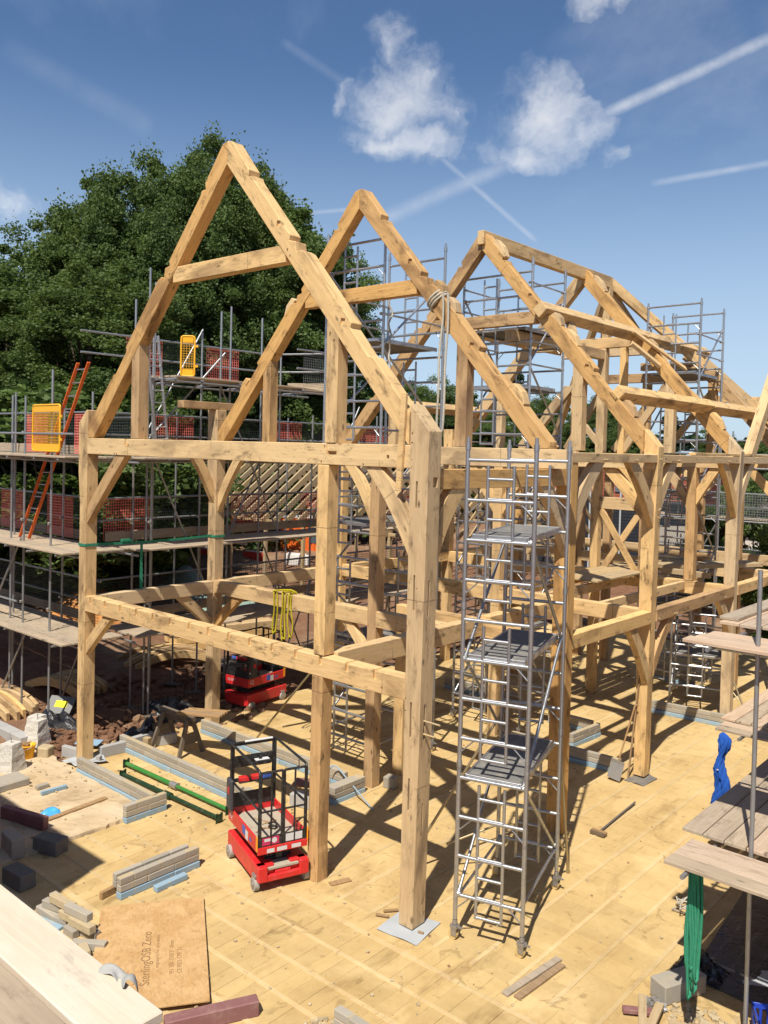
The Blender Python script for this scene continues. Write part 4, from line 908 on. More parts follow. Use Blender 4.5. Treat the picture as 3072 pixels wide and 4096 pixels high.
# ================================================================ red scissor lifts
def scissor(label, loc, rz):
    t = thing('scissor_lift', label, 'scissor lift', loc, rz, 'red scissor lifts')
    # local axes: x forward (towards gate), y left; chassis 1.30 x 0.74
    ch = MB().prism([(-.66, .13), (.66, .13), (.66, .27), (.60, .32), (.46, .32), (.40, .27), (-.40, .27), (-.46, .33), (-.66, .33)], -.12, .12)
    ch.box2((-.66, .12, .11), (.62, .37, .36)); ch.box2((-.66, -.37, .11), (.62, -.12, .36)); ch.box2((-.68, -.30, .10), (-.60, .30, .34))
    ch.prism([(.56, .14), (.68, .14), (.68, .23), (.56, .23)], -.36, .36); ch.prism([(.52, .15), (.69, .15), (.69, .36), (.52, .36)], .24, .38); ch.prism([(.52, .15), (.69, .15), (.69, .36), (.52, .36)], -.38, -.24)
    co = ch.build('chassis', RED, t, .012)
    MB().box2((.44, -.23, .30), (.66, .23, .326)).build('step_plate', CREAM, co)
    for x in (-.52, .55):
        for y in (-.36, .36):
            s_ = 1 if y > 0 else -1
            w = MB().tube((x, y-s_*.02, .095), (x, y+s_*.05, .095), .095, 22).build('wheel', RUB, t, .006)
            MB().tube((x, y+s_*.048, .095), (x, y+s_*.058, .095), .055, 16).tube((x, y+s_*.05, .095), (x, y+s_*.07, .095), .02, 10).build('hub', CAST, w)
            if x > 0: MB().box2((x-.05, y-s_*.035, .07), (x+.05, y-s_*.022, .24)).box2((x-.06, y-.045, .19), (x+.06, y+.045, .235)).build('castor_fork', CAST, w, .005)
    sc = MB()                                             # folded scissor stack
    for k in range(5):
        z = .36+.042*k
        for y in (-.17, -.12, .12, .17): sc.box((0, y, z), (.95, .03, .034), Matrix.Rotation(.035*(-1)**k, 3, 'Y'))
        sc.tube((-.44, -.2, z), (-.44, .2, z), .018, 8).tube((.44, -.2, z), (.44, .2, z), .018, 8)
    sc.box((.47, 0, .44), (.03, .10, .16)); so = sc.build('scissor_arms', BLACK, t, .004)
    MB().tube((.47, -.34, .33), (.47, -.18, .33), .022, 10).tube((.47, .18, .33), (.47, .34, .33), .022, 10).build('slide_rod', CAST, so)
    z0 = .585
    pf = MB().box2((-.62, -.345, z0), (.60, .345, z0+.022)).build('platform_floor', CREAM, t)
    tray = MB()
    tray.box2((-.62, .345, z0-.05), (.60, .372, z0+.15)).box2((-.62, -.372, z0-.05), (.60, -.345, z0+.15)).box2((-.64, -.372, z0-.05), (-.615, .372, z0+.15)).prism([(.60, z0-.07), (.63, z0-.07), (.63, z0+.03), (.60, z0+.03)], -.372, .372)
    tr = tray.build('platform_tray', RED, t, .005)
    for y in (-.372, .372):
        s_ = 1 if y > 0 else -1
        MB().box2((.565, y-.004, z0-.02), (.63, y+s_*.012, z0+.19)).build('corner_marker', AMBER, tr, .006)
    r = .019; zt = z0+1.10
    fr = MB()
    for y in (-.352, .352):
        fr.path([(.60, y, z0+.02), (.60, y, zt-.06), (.58, y, zt-.01), (.52, y, zt), (-.60, y, zt)], r, 8)
        fr.tube((-.61, y, z0+.55), (.60, y, z0+.55), r*.9, 8)
    fr.path([(-.61, -.352, zt), (-.61, .352, zt)], r, 8)
    for y in (-.352, .352): fr.tube((-.61, y, z0), (-.61, y, zt), r*1.1, 8)
    fr.build('guard_rail', BLACK, t)
    bp = MB()                                             # control panel end with cut-outs
    for y in (-.345, .30): bp.box2((-.625, y, z0+.1), (-.605, y+.045, zt))
    for za, zb in ((z0+.12, z0+.34), (z0+.50, z0+.56), (z0+.72, z0+.90), (zt-.05, zt)): bp.box2((-.624, -.345, za), (-.606, .345, zb))
    bp.build('end_panel', BLACK, t, .006)
    MB().path([(-.61, -.15, zt+.004), (-.61, .30, zt+.004)], r*1.06, 8).build('rail_tape', WHITE, t)
    cb = MB().box2((-.60, -.02, z0+.76), (-.48, .24, z0+.82)).build('control_box', BLACK, t, .01); MB().box2((-.59, .0, z0+.82), (-.50, .22, z0+.832)).build('control_face', WHITE, cb, .003); MB().box2((-.56, .06, z0+.832), (-.53, .11, z0+.86)).build('joystick', BLACK, cb, .003)
    MB().box2((-.60, -.27, z0+.53), (-.46, .27, z0+.545)).build('tray_shelf', BLACK, t)
    for i, (y, m_) in enumerate(((-.18, RED), (.02, RED), (.17, BLULAB))): MB().box((-.53, y, z0+.575), (.10, .15, .055), Matrix.Rotation(.2*i-.2, 3, 'Z')).build('screw_box', m_, t, .003)
    bb = MB().box2((-.40, -.37, z0+.16), (-.60, -.43, z0+.62)).build('charger_box', mat_cached('dark_grey_box', (.05, .05, .055)), t, .02); MB().box2((-.46, -.431, z0+.40), (-.53, -.434, z0+.5)).build('red_sticker', RED, bb)
    for y0, y1 in ((-.335, -.015), (.015, .335)):           # double gate
        g = MB()
        for y in (y0, y1): g.tube((.605, y, z0+.03), (.605, y, zt-.03), r, 8)
        g.tube((.605, (y0+y1)/2, z0+.03), (.605, (y0+y1)/2, zt-.03), r*.8, 8).tube((.605, y0, zt-.03), (.605, y1, zt-.03), r, 8).tube((.605, y0, z0+.52), (.605, y1, z0+.52), r*.8, 8)
        g.box2((.60, y0, z0+.03), (.612, y1, z0+.17))
        go = g.build('gate', BLACK, t, 0)
        MB().box2((.613, y0+.03, z0+.05), (.6145, y1-.04, z0+.155)).build('label_plate', MAG if y0 < 0 else WHITE, go)
        if y0 < 0: MB().tube((.6145, y1-.11, z0+.105), (.6155, y1-.11, z0+.105), .038, 18).box2((.6145, y0+.06, z0+.10), (.6152, y0+.15, z0+.14)).build('label_print', WHITE, go)
    for y0, y1 in ((-.24, -.13), (-.09, .06), (.13, .27)): MB().box2((.631, y0, z0-.055), (.6325, y1, z0+.0)).build('label_plate', WHITE, tr)
    MB().box2((-.02, -.3735, z0+.0), (.10, -.3725, z0+.13)).build('label_plate', BLULAB, tr); MB().box2((.11, -.3735, z0-.03), (.22, -.3725, z0+.10)).build('label_plate', WHITE, tr)
    MB().box2((.28, -.3735, z0+.01), (.36, -.3725, z0+.06)).build('label_plate', BLULAB, tr)
    lt = text('iQ', .13, 'side_lettering', WHITE, t, Matrix.Translation((-.585, -.3740, z0+.02)) @ Matrix.Rotation(math.pi/2, 4, 'X'))
    lt2 = text('iQ LIFT', .085, 'side_lettering', WHITE, t, Matrix.Translation((.60, .3735, z0+.05)) @ Matrix.Rotation(math.pi, 4, 'Z') @ Matrix.Rotation(math.pi/2, 4, 'X'))
    lt3 = text('iQ LIFT', .085, 'side_lettering', WHITE, t, Matrix.Translation((-.6415, .30, z0+.04)) @ Matrix.Rotation(-math.pi/2, 4, 'Z') @ Matrix.Rotation(math.pi/2, 4, 'X'))
    # clutter on the platform floor
    for k in range(5):
        x, y, a = U(-.3, .35), U(-.2, .2), U(0, 3); d = Vector((math.cos(a), math.sin(a), 0))*U(.08, .16)
        MB().tube(Vector((x, y, z0+.03))-d, Vector((x, y, z0+.03))+d, .009, 6).build('stick', PINE, t)
    MB().path([(.1+.05*math.cos(k*.9), .05+.06*math.sin(k*.9), z0+.03+.006*k) for k in range(14)], .012, 6).build('cable_coil', BLACK, t)
    return t
scissor('red scissor lift with black rails standing beside the middle front post', (-2.62, -.19, 0), math.radians(-20))
scissor('red scissor lift in shade behind the left wall line', (-8.95, 4.95, 0), math.radians(96))
# ================================================================ low block walls
_bm = {}
def brick_mesh(l, w, h, m_):
    k = (l, w, h, m_.name)
    if k not in _bm:
        me = MB().box((0, 0, 0), (l, w, h)).mesh('brick', .006); me.materials.append(m_); _bm[k] = me
    return _bm[k]
def block_wall(label, a, b, courses=2, ch=.10, w=.10, bl=.44, blue=True, z=0, mat=BLOCK, two=False, group=None, stub=0):
    a = Vector(a+(0,)); b = Vector(b+(0,)); d = b-a; L = d.length; ang = math.atan2(d.y, d.x)
    t = thing('block_wall', label, 'low wall', (a.x, a.y, z), ang, group); zb = .0
    if blue:
        x = 0
        while x < L-.02:
            l = min(U(.7, 1.1), L-x); MB().box((x+l/2, U(-.008, .008)-.004, .045), (l-.006, w+.02, .09)).build('insulation_strip', BLUI, t, .006); x += l
        zb = .095
    MB().box((L/2, 0, zb+courses*ch/2), (L-.012, w-.014, courses*ch-.012)).build('mortar', MORT, t)
    for j in range(courses):
        x = -(bl/2)*(j % 2)
        while x < L-.01:
            x0 = max(0, x); x1 = min(L, x+bl-.012)
            if x1-x0 > .05:
                l = round(x1-x0, 3)
                o = link('brick', brick_mesh(l, w, ch-.012, mat), None, t); o.location = ((x0+x1)/2, U(-.004, .004), zb+ch*(j+.5)+U(-.002, .002)); o.rotation_euler = (0, 0, U(-.008, .008))
            x += bl
    if two:                                               # second leaf behind
        for j in range(courses+0):
            x = 0
            while x < L*.92:
                l = round(min(bl-.012, L*.92-x), 3)
                if l > .05: o = link('brick', brick_mesh(l, w*.8, ch-.012, mat), None, t); o.location = (x+l/2, w*1.05, zb+ch*(j+.5)+.028); o.rotation_euler = (0, 0, U(-.01, .01))
                x += bl
    return t
block_wall('short free standing block wall on blue strip in the front left foreground', (-3.38, -2.16), (-3.38, -.86), two=True)
block_wall('low block wall running from the left corner post towards the front', (-7.85, -.25), (-5.38, -.25))
block_wall('short return of block wall with blue strip, nearest the green props', (-5.36, -.84), (-5.36, -.06))
block_wall('long low block wall behind the green props', (-8.40, .98), (-4.6, .98))
block_wall('low block wall between the red lift and the middle post', (-4.55, 1.02), (-4.0, 1.02), courses=2)
block_wall('low block wall on the line of the second truss, left half', (-8.05, 2.72), (-5.0, 2.72))
block_wall('low block wall running up to the inner oak post', (-4.98, 2.74), (-3.8, 2.74))
block_wall('block stub beside the crowbar near the inner post', (-3.52, 2.05), (-3.52, 2.84), w=.2)
block_wall('low block wall ending at the third truss right post', (-2.9, 6.86), (-.50, 6.98))
block_wall('low block wall beside the tower shadow, pointing to the back', (-1.92, 7.62), (-1.85, 8.72))
block_wall('long low block wall between the far right posts', (-1.9, 11.28), (1.0, 11.45))
block_wall('far low block wall with a stepped end', (-3.0, 14.35), (-1.85, 14.22), courses=3)
block_wall('far low block wall in shade at the back left', (-6.5, 9.3), (-4.2, 9.3))
block_wall('low block wall behind the front tower', (-3.1, 8.75), (-2.0, 8.75))
def rbox(name, label, cat, c, size, rz, mat, bevel=.008, rx=0, ry=0, group=None):
    o = MB().box((0, 0, size[2]/2), size).build(name, mat, None, bevel); o.location = c; o.rotation_euler = (rx, ry, rz); return tag(o, label, cat, group)
# ---- pale blocks by the left post and the edge rows
PB = [(-8.50, -.05, 0, .44, .215, .22, .1), (-8.35, .52, 0, .44, .10, .215, 1.5), (-8.3, .92, 0, .44, .10, .215, 1.5)]
rbox('concrete_block', 'pale block lying against the left corner post foot', 'block', (-8.62, .02, 0), (.44, .10, .215), .25, PALEB)
rbox('concrete_block', 'pale block in shadow just right of the left post', 'block', (-8.22, .72, 0), (.62, .12, .215), math.radians(86), PALEB)
rbox('concrete_block', 'pale block joining the shaded one behind the left post', 'block', (-8.28, 1.34, 0), (.60, .12, .215), math.radians(93), PALEB)
rbox('concrete_block', 'pale block stood under the sawhorse at left', 'block', (-7.98, 1.75, 0), (.44, .10, .215), math.radians(70), PALEB)
rbox('offcut', 'orange timber offcut upright beside the sawhorse leg', 'timber', (-7.86, 1.22, 0), (.14, .12, .30), .3, SOFT)
for i in range(4): rbox('kerb_block', ('pale kerb block at far left, nearest the padstones', 'second pale kerb block from the padstones', 'third pale kerb block from the padstones', 'pale kerb block at the left picture edge')[i], 'block', (-10.05-.48*i, -.30-.01*i, -.02), (.46, .24, .22), .02*i, PALEB, group='kerb blocks')
rbox('small_block', 'small grey block standing on the sheet by the left post', 'block', (-8.02, .26, .02), (.09, .09, .12), .4, PALEB)
rbox('hollow_block', 'rough tan block beside the yellow bucket', 'block', (-8.98, -.33, .03), (.26, .24, .2), .5, MORT, .02)
rbox('concrete_slab', 'long rough grey slab on the screed at left edge', 'slab', (-8.05, -1.75, .03), (.45, 1.1, .14), .03, BLOCK, .02)
rbox('brick', 'single grey brick on the dusty screed', 'brick', (-7.5, -1.14, .05), (.215, .1, .075), 1.55, BLOCK)
rbox('insulation_offcut', 'pale blue insulation offcut on the dusty screed', 'insulation', (-7.22, -1.07, .05), (.06, .46, .07), -.05, BLUI)
rbox('plank', 'long brown plank lying across the dusty screed', 'plank', (-6.28, -1.14, .045), (.10, 1.12, .035), .09, PINE)
rbox('steel_beam', 'red oxide coated steel beam at the left edge of the screed', 'steel beam', (-6.40, -2.0, .045), (.95, .12, .20), math.radians(16), PURP, .01)
rbox('steel_beam', 'red oxide steel beam end in the bottom foreground', 'steel beam', (-.46, -2.82, .0), (1.0, .15, .17), math.radians(64), PURP, .01)
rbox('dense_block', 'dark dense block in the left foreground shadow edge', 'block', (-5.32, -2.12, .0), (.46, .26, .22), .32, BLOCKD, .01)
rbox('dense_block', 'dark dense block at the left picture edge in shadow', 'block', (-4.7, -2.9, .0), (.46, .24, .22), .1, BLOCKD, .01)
rbox('dense_block', 'stack block deep in the left shadow beside the beam', 'block', (-5.62, -2.55, .0), (.44, .2, .3), -.1, BLOCK, .01)
rbox('timber_stub', 'brown timber stub at the foot of the front block wall', 'timber', (-3.56, -2.20, 0), (.06, .26, .10), .15, PINE)
rbox('insulation_offcut', 'blue insulation offcut beside the front block wall', 'insulation', (-3.19, -1.45, 0), (.10, .52, .08), .02, BLUI)
# blue-topped paper bag
bag = MB(); vs = []; fs = []
for i in range(9):
    for j in range(7):
        u, v = i/8-.5, j/6-.5; vs.append((u*.34, v*.2, .05+.10*max(0, 1-(2*u)**4)*max(0, 1-(2*v)**4)+.015*math.sin(9*u+5*v)))
for i in range(8):
    for j in range(6): fs.append((i*7+j, (i+1)*7+j, (i+1)*7+j+1, i*7+j+1))
bo = MB().add(vs, fs, True).build('cement_bag', BLUP); bo.location = (-6.40, -1.56, .0); bo.rotation_euler = (0, 0, 1.3); tag(bo, 'small bright blue plastic bag on the screed by the brown plank', 'bag')
# pile of bricks bottom left
spots = [(-3.62, -3.02, 0, .1), (-3.35, -2.98, 0, .3), (-3.05, -3.02, 0, .05), (-3.70, -2.78, 0, .2), (-3.2, -2.82, 0, -.1), (-2.93, -2.90, 0, .25), (-2.62, -3.02, 0, .6), (-2.55, -3.12, 0, -.3), (-3.55, -2.95, .105, .25), (-3.15, -2.95, .105, .15), (-3.72, -2.86, .105, .05), (-2.92, -2.95, .105, .1), (-3.4, -2.95, .21, .12), (-3.05, -2.93, .21, .18)]
plab = ['in the bottom layer at the left of the loose brick pile', 'in the bottom layer middle of the loose brick pile', 'low at the right of the loose brick pile', 'at the back left of the brick pile', 'at the back of the brick pile', 'at the right back corner of the brick pile', 'fallen to the right of the brick pile by the board', 'fallen nearest the camera by the board corner', 'in the second layer, left', 'in the second layer, right', 'in the second layer at the back', 'in the second layer at the far right', 'on top of the pile, left', 'on top of the pile, right']
for (x, y, z, a), l in zip(spots, plab):
    o = link('concrete_brick', brick_mesh(.44 if random.random() < .7 else .215, .1, .1, BLOCK if random.random() < .75 else MORT), None); o.location = (x, y, z+.05); o.rotation_euler = (0, U(-.04, .04), a); tag(o, 'grey concrete brick '+l, 'brick', 'loose brick pile')
rbox('insulation_offcut', 'blue strip poking out under the loose brick pile', 'insulation', (-3.52, -3.12, 0), (.6, .09, .05), .2, BLUI)
# bottom edge block row and bricks in the right shade
block_wall('low block wall cut off by the bottom edge of the picture', (.62, -2.02), (2.1, -2.02))
rubble('mortar_heap', 'heap of broken mortar by the bottom wall', .55, -2.1, .28, .2, 130, .02, .07, MORT, 0)
# padstones
def padstone(label, loc, rz, s=1.0):
    t = thing('padstone', label, 'padstone', loc, rz)
    vs = []; fs = []; n = 7
    for k in range(n+1):
        z = .52*s*k/n; h = (.20-.075*k/n)*s
        ring = [(-1, -1), (0, -1), (1, -1), (1, 0), (1, 1), (0, 1), (-1, 1), (-1, 0)]
        for (x, y) in ring: j = .010 if 0 < k < n else .003; vs.append((x*h+U(-j, j), y*h+U(-j, j), z+U(-j, j)*.4))
    for k in range(n):
        for i in range(8): fs.append((k*8+i, k*8+(i+1) % 8, (k+1)*8+(i+1) % 8, (k+1)*8+i))
    fs.append(tuple(n*8+i for i in range(8))); MB().add(vs, fs).build('stone', STONE, t)
    MB().tube((0, 0, .5*s), (0, 0, .62*s), .008, 8).build('dowel', STEEL, t); return t
padstone('white tapered padstone, rear one of the pair by the bucket', (-10.02, .02, 0), .35); padstone('white tapered padstone, front one of the pair by the bucket', (-9.80, -.08, 0), .35, .98); padstone('white tapered padstone alone at the left edge below the bucket', (-8.74, -1.12, .03), .4)
# bucket
def bucket():
    t = thing('bucket', 'yellow builder bucket full of offcuts beside the padstones', 'bucket', (-9.10, -.62, .02)); mb = MB(); n = 24; prof = [(.10, 0), (.135, .26), (.150, .265), (.150, .285), (.132, .285), (.098, .01)]
    vs = [(r*math.cos(6.2832*k/n), r*math.sin(6.2832*k/n), z) for r, z in prof for k in range(n)]; fs = [(i*n+k, i*n+(k+1) % n, (i+1)*n+(k+1) % n, (i+1)*n+k) for i in range(len(prof)-1) for k in range(n)]
    fs.append(tuple(range(n))); MB().add(vs, fs, True).build('pail', YEL, t)
    MB().path([(.148*math.cos(a), .02+.0*a, .27+.0*a) if False else (.15*math.cos(a), -.15*math.sin(a)*.9, .27-.07*math.sin(a)) for a in np.linspace(0, math.pi, 12)], .004, 6).build('handle', STEEL, t)
    for k in range(6): a = U(0, 6.28); MB().box((.05*math.cos(a), .05*math.sin(a), .28+U(0, .03)), (.16, .035, .022), Matrix.Rotation(U(0, 3), 3, 'Z') @ Matrix.Rotation(U(-.5, .5), 3, 'Y')).build('wood_offcut', PINE, t, .002)
bucket()
# polythene under post feet
def sheet(name, label, pts, mat, z=.006, wob=.006, n=12):
    a, b, c, d = [Vector(p+(0,)) for p in pts]; vs = []; fs = []
    for i in range(n+1):
        for j in range(n+1):
            u, v = i/n, j/n; p = (a*(1-u)+b*u)*(1-v)+(d*(1-u)+c*u)*v; e = max(abs(u-.5), abs(v-.5))*2
            vs.append((p.x, p.y, z+wob*math.sin(7*u+3*v)*math.sin(6*v-2*u)*(.3+e)+.001*e))
    for i in range(n):
        for j in range(n): fs.append((i*(n+1)+j, (i+1)*(n+1)+j, (i+1)*(n+1)+j+1, i*(n+1)+j+1))
    return tag(MB().add(vs, fs, True).build(name, mat), label, 'sheet')
sheet('polythene_or_shade_sheet', 'square grey polythene sheet under the front corner post', [(-.36, -.28), (.24, -.21), (.15, .41), (-.43, .30)], SHEET, .012)
sheet('polythene_or_shade_sheet', 'white polythene flashing under the left corner post', [(-8.5, -.25), (-8.1, -.20), (-7.86, .36), (-8.36, .5)], SHEET, .05, .02)
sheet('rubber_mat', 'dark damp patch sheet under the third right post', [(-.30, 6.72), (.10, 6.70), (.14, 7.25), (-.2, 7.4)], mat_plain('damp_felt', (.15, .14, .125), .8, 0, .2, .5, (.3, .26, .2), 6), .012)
MB().box((-.11, .13, .012), (.22, .25, .018)).build('packer', BLACK, TF)
for i, (x, y, l, a, lab) in enumerate(((-.50, .16, .2, .9, 'short wood stick left of the corner post sheet'), (-.50, -.01, .18, .45, 'second short wood stick nearer the camera by the corner post'), (.12, .03, .08, .2, 'tiny wood wedge at the corner post foot'))): rbox('wood_stick', lab, 'offcut', (x, y, .015), (l, .03, .025), a, PINE, .003)
rbox('offcut', 'brown board offcut beside the middle front post', 'offcut', (-1.53, .25, 0), (.10, .32, .02), -.35, PINE, .003)
rbox('plank', 'pale plank of the pair lying right of the tower', 'plank', (1.63, .26, .0), (.09, 1.05, .03), -.10, BOARD, .003); rbox('plank', 'darker plank of the pair lying right of the tower', 'plank', (1.745, .24, .0), (.09, .92, .03), -.07, PINE, .003)
# OSB sheet with its print
osb = NT('osb_flakes', .85, 0, .15); vv = osb.co('Object', (1, 1, 1)); vo = osb.n('TexVoronoi', feature='F1'); osb.set(vo.inputs['Vector'], osb.co('Object', (9, 22, 9))); vo.inputs['Scale'].default_value = 2.2
cc = osb.mix(osb.rng(osb.noise(vv, 3.2, 6, .65, .5), .35, .65), (.54, .35, .165), (.46, .275, .115)); cc = osb.mix(.22, cc, osb.hsv(vo.outputs['Color'], .6, .12), 'OVERLAY'); cc = osb.mix(osb.math('MULTIPLY', osb.rng(osb.noise(vv, 2.1, 5, .7), .60, .72), .6), cc, (.26, .12, .05)); OSB = osb.done(cc)
c0, c1, c2, c3 = [Vector(p) for p in ((-3.46, -2.27, .02), (-2.53, -1.38, .03), (-.68, -2.68, .06), (-1.55, -3.80, .03))]
t = thing('osb_sheet', 'orange brown strand board sheet with printed lettering lying on the floor', 'board', ((c0+c1+c2+c3)/4))
ctr = (c0+c1+c2+c3)/4; X = (c2-c1).normalized(); Yd = Vector((0, 0, 1)).cross(X).normalized(); Zd = X.cross(Yd); Ls = (c2-c1).length; Ws = 1.32
Mo = Matrix((X, Yd, Zd)).transposed().to_4x4(); mid = (c1+c2)/2-Yd*Ws/2-ctr; Mo.translation = mid+Vector((0, 0, .012))
MB().box((0, 0, 0), (Ls, Ws, .018)).build('sheet', OSB, t, .002, Mo)
text('SterlingOSB Zero', .155, 'printed_name', INK, t, Mo @ Matrix.Translation((.72, .0, .0095)) @ Matrix.Rotation(math.pi, 4, 'Z'), .0003)
text('engineered for zero waste', .065, 'printed_line', INK, t, Mo @ Matrix.Translation((.40, .10, .0095)) @ Matrix.Rotation(math.pi, 4, 'Z'), .0003)
for k, s_ in enumerate(('EN 300  OSB/3  18mm', 'CE 0502-CPR  E1')): text(s_, .075, 'printed_line', INK, t, Mo @ Matrix.Translation((.55, .27+.09*k, .0095)) @ Matrix.Rotation(math.pi, 4, 'Z'), .0003)
# green steel props
def prop(label, a, b, mat, r):
    t = thing('steel_prop', label, 'prop', (a[0], a[1], .075)); d = Vector((b[0]-a[0], b[1]-a[1], 0)); L = d.length; u = d.normalized(); n_ = Vector((-u.y, u.x, 0))
    MB().tube((0, 0, 0), d*.52, r, 14).build('outer_tube', mat, t); MB().tube(d*.5, d, r*.82, 14).build('inner_tube', mat, t); MB().tube(d*.47, d*.53, r*1.45, 14).build('collar', STEEL if mat is PGRN else mat, t)
    Mx = Matrix((u, n_, Vector((0, 0, 1)))).transposed()
    for q in (Vector((0, 0, 0)), d): 
        MB().box(q, (.008, .15, .15), Mx).box(q+Vector((0, 0, .075))+n_*.05, (.02, .04, .03), Mx).box(q+Vector((0, 0, .075))-n_*.05, (.02, .04, .03), Mx).tube(q-u*.02, q+u*.02, r*1.3, 12).build('end_plate', PDGR, t, .004)
prop('bright green steel prop lying on the floor, rear of the pair', (-7.45, .50), (-4.42, .55), PGRN, .04); prop('dark green steel prop lying on the floor, nearer of the pair', (-7.02, .16), (-4.28, .24), PDGR, .04)
# sawhorse
def sawhorse():
    t = thing('sawhorse', 'weathered wooden sawhorse trestle behind the long block wall', 'sawhorse', (-7.55, 1.72, 0), math.radians(2))
    bar('top_rail', (-.52, 0, .74), (.52, 0, .74), .10, .10, GREYW, t); bar('side_rail', (-.48, .0, .64), (.48, .0, .64), .03, .12, GREYW, t)
    for x in (-.42, .42):
        for y in (-1, 1): bar('leg', (x*1.06, y*.30, 0), (x*.92, y*.05, .72), .09, .05, GREYW, t, (1, 0, 0))
        bar('brace_panel', (x*1.0, -.19, .34), (x*1.0, .19, .34), .02, .22, GREYW, t)
sawhorse()
for i in range(4): o = bar('timber_stack_piece', (-7.45+.02*i, 1.9-.1*i, .815+.001*i), (-6.75+.05*i, 2.35-.1*i, .815), .09, .05, PINE, None); tag(o, ('short timber on the sawhorse, rearmost of four', 'short timber on the sawhorse, second from the rear', 'short timber on the sawhorse, third from the rear', 'short timber on the sawhorse, nearest the camera')[i], 'timber', 'timbers on the sawhorse')
# tools
def broom():
    t = thing('broom', 'long handled brush lying on the floor right of the tower', 'broom', (.44, 4.3, .05)); MB().tube((0, 0, 0), (-.09, 1.5, .0), .016, 10).build('handle', mat_cached('dark_handle', (.12, .11, .10), .6), t); MB().box((.0, -.03, .0), (.26, .06, .05)).build('head', PINE, t, .006); MB().box((.0, -.085, -.01), (.25, .06, .05)).build('bristles', mat_cached('bristle', (.14, .10, .06), .9), t)
broom()
def shovel():
    t = thing('shovel', 'square mouth shovel leaning against the third right post', 'shovel', (-.42, 6.52, 0)); a = Vector((0, 0, .05)); b = Vector((.20, .42, 1.42))
    MB().tube(a+(b-a)*.25, b, .017, 10).build('shaft', PINE, t); MB().tube(b+Vector((-.06, 0, .0)), b+Vector((.06, 0, 0)), .014, 8).build('grip', PINE, t)
    M_ = frame(a, b, (0, -1, 0)); MB().prism([(0, -.01), (.30, .0), (.36, .02), (.36, .024), (.30, .006), (0, -.004)], -.13, .13).build('blade', STEEL, t, .001, M_)
shovel()
tag(bar('stick', (-.30, 6.9, .0), (-.18, 7.035, 2.1), .03, .03, PINE, None, bevel=.002), 'thin wooden stick leaning on the third right post', 'stick')
cb = MB().path([(-4.05, 2.55, .33), (-4.0, 2.58, .40), (-3.93, 2.62, .40), (-3.85, 2.63, .34), (-2.80, 2.36, .012)], .013, 8).build('crowbar', mat_cached('blue_steel', (.28, .36, .42), .4)); tag(cb, 'blue grey crowbar leaning on the block stub', 'crowbar')
rbox('dark_block', 'dark grey block half hidden behind the middle front post', 'block', (-3.8, 1.66, 0), (.42, .2, .21), .3, PALEB, .01); rbox('steel_plate', 'red oxide steel plate resting on the block behind the middle post', 'steel plate', (-4.0, 2.0, .21), (.55, .3, .05), .5, PURP, .006)
rbox('brick_stub', 'small stack of two bricks beside the inner post', 'brick', (-3.25, 3.35, 0), (.22, .2, .2), .2, BLOCK, .008)
# slings and ropes
def strap(pts, w, t_=.004, axis=(0, 1, 0)):
    ax = Vector(axis); mb = MB()
    for i in range(len(pts)-1):
        a, b = Vector(pts[i]), Vector(pts[i+1]); mb.add([a-ax*w/2, a+ax*w/2, b+ax*w/2, b-ax*w/2], [(0, 1, 2, 3)], True)
    return mb
def loop(x, y0, y1, zt, zb, w, ph):
    pts = [];
    for k in range(15): s = k/14; pts.append((x+.02*math.sin(6*s+ph), y0-.02-.012*math.sin(9*s+ph), zt-(zt-zb)*s))
    pts += [(x+.03+.02*math.sin(ph), y0-.05, zb-.02), (x+.06, y0-.03, zb+.03)]
    for k in range(14): s = 1-k/13; pts.append((x+.09+.025*math.sin(5*s+ph*2), y0-.015-.01*math.sin(7*s), zt-(zt-zb)*s))
    return pts
yt = thing('lifting_sling', 'yellow webbing sling looped over the inner floor beam', 'sling', (-5.95, Y2, 3.25))
for k, (x, zb) in enumerate(((-6.2, 2.42), (-5.95, 2.33), (-5.76, 2.40))):
    p = [(x, Y2+.2, 3.1), (x, Y2+.2, 3.255), (x, Y2, 3.262)]+loop(x, Y2, Y2+.21, 3.24, zb, .05, k)
    mb = MB().path([(q[0]+5.95, q[1]-Y2, q[2]-3.25) for q in p], .017+.003*(k % 2), 6); mb.build('webbing', YELS, yt)
MB().path([(-.27, -.02, .01), (0, -.04, .06), (.25, -.02, .09), (.27, .1, .03)], .022, 6).build('webbing', YELS, yt)
gs = thing('lifting_sling', 'bundle of green webbing slings hanging under the right platform', 'sling', (3.42, .42, 1.93))
for k in range(6):
    x = -.05+.02*k; zb = -1.12-.22*(k % 3 == 1)-.1*(k % 2); pts = [(x, .02, 0.02)]
    for i in range(12): s = i/11; pts.append((x+.012*math.sin(7*s+k), .01*math.sin(5*s+k), zb*s))
    pts += [(x+.015, 0, zb-.03), (x+.03, .0, zb+.02)]
    for i in range(11): s = 1-i/10; pts.append((x+.028+.008*math.sin(6*s+k), .03+.01*math.sin(4*s), zb*s))
    MB().path(pts, .017, 6).build('webbing', GRNS, gs)
rp = thing('rope', 'off white rope hanging in long loops from the second truss rafter', 'rope', (-2.3, Y2, 8.6))
rx, rz = sl(2.62, .30)
pts = []
for k in range(40): s = k/39; pts.append((rx+.10+.015*math.sin(11*s)-.05*s+2.3, -.09+.02*math.sin(7*s), rz-8.6+.02-2.25*s))
for k in range(8): a = math.pi*k/7; pts.append((rx+.115-.06*math.cos(a)+.0+2.3, -.09, rz-8.6-2.25-.10*math.sin(a)))
for k in range(40): s = 1-k/39; pts.append((rx+.20+.012*math.sin(9*s)-.02*s+2.3, -.08+.02*math.sin(5*s), rz-8.6+.0-2.2*s))
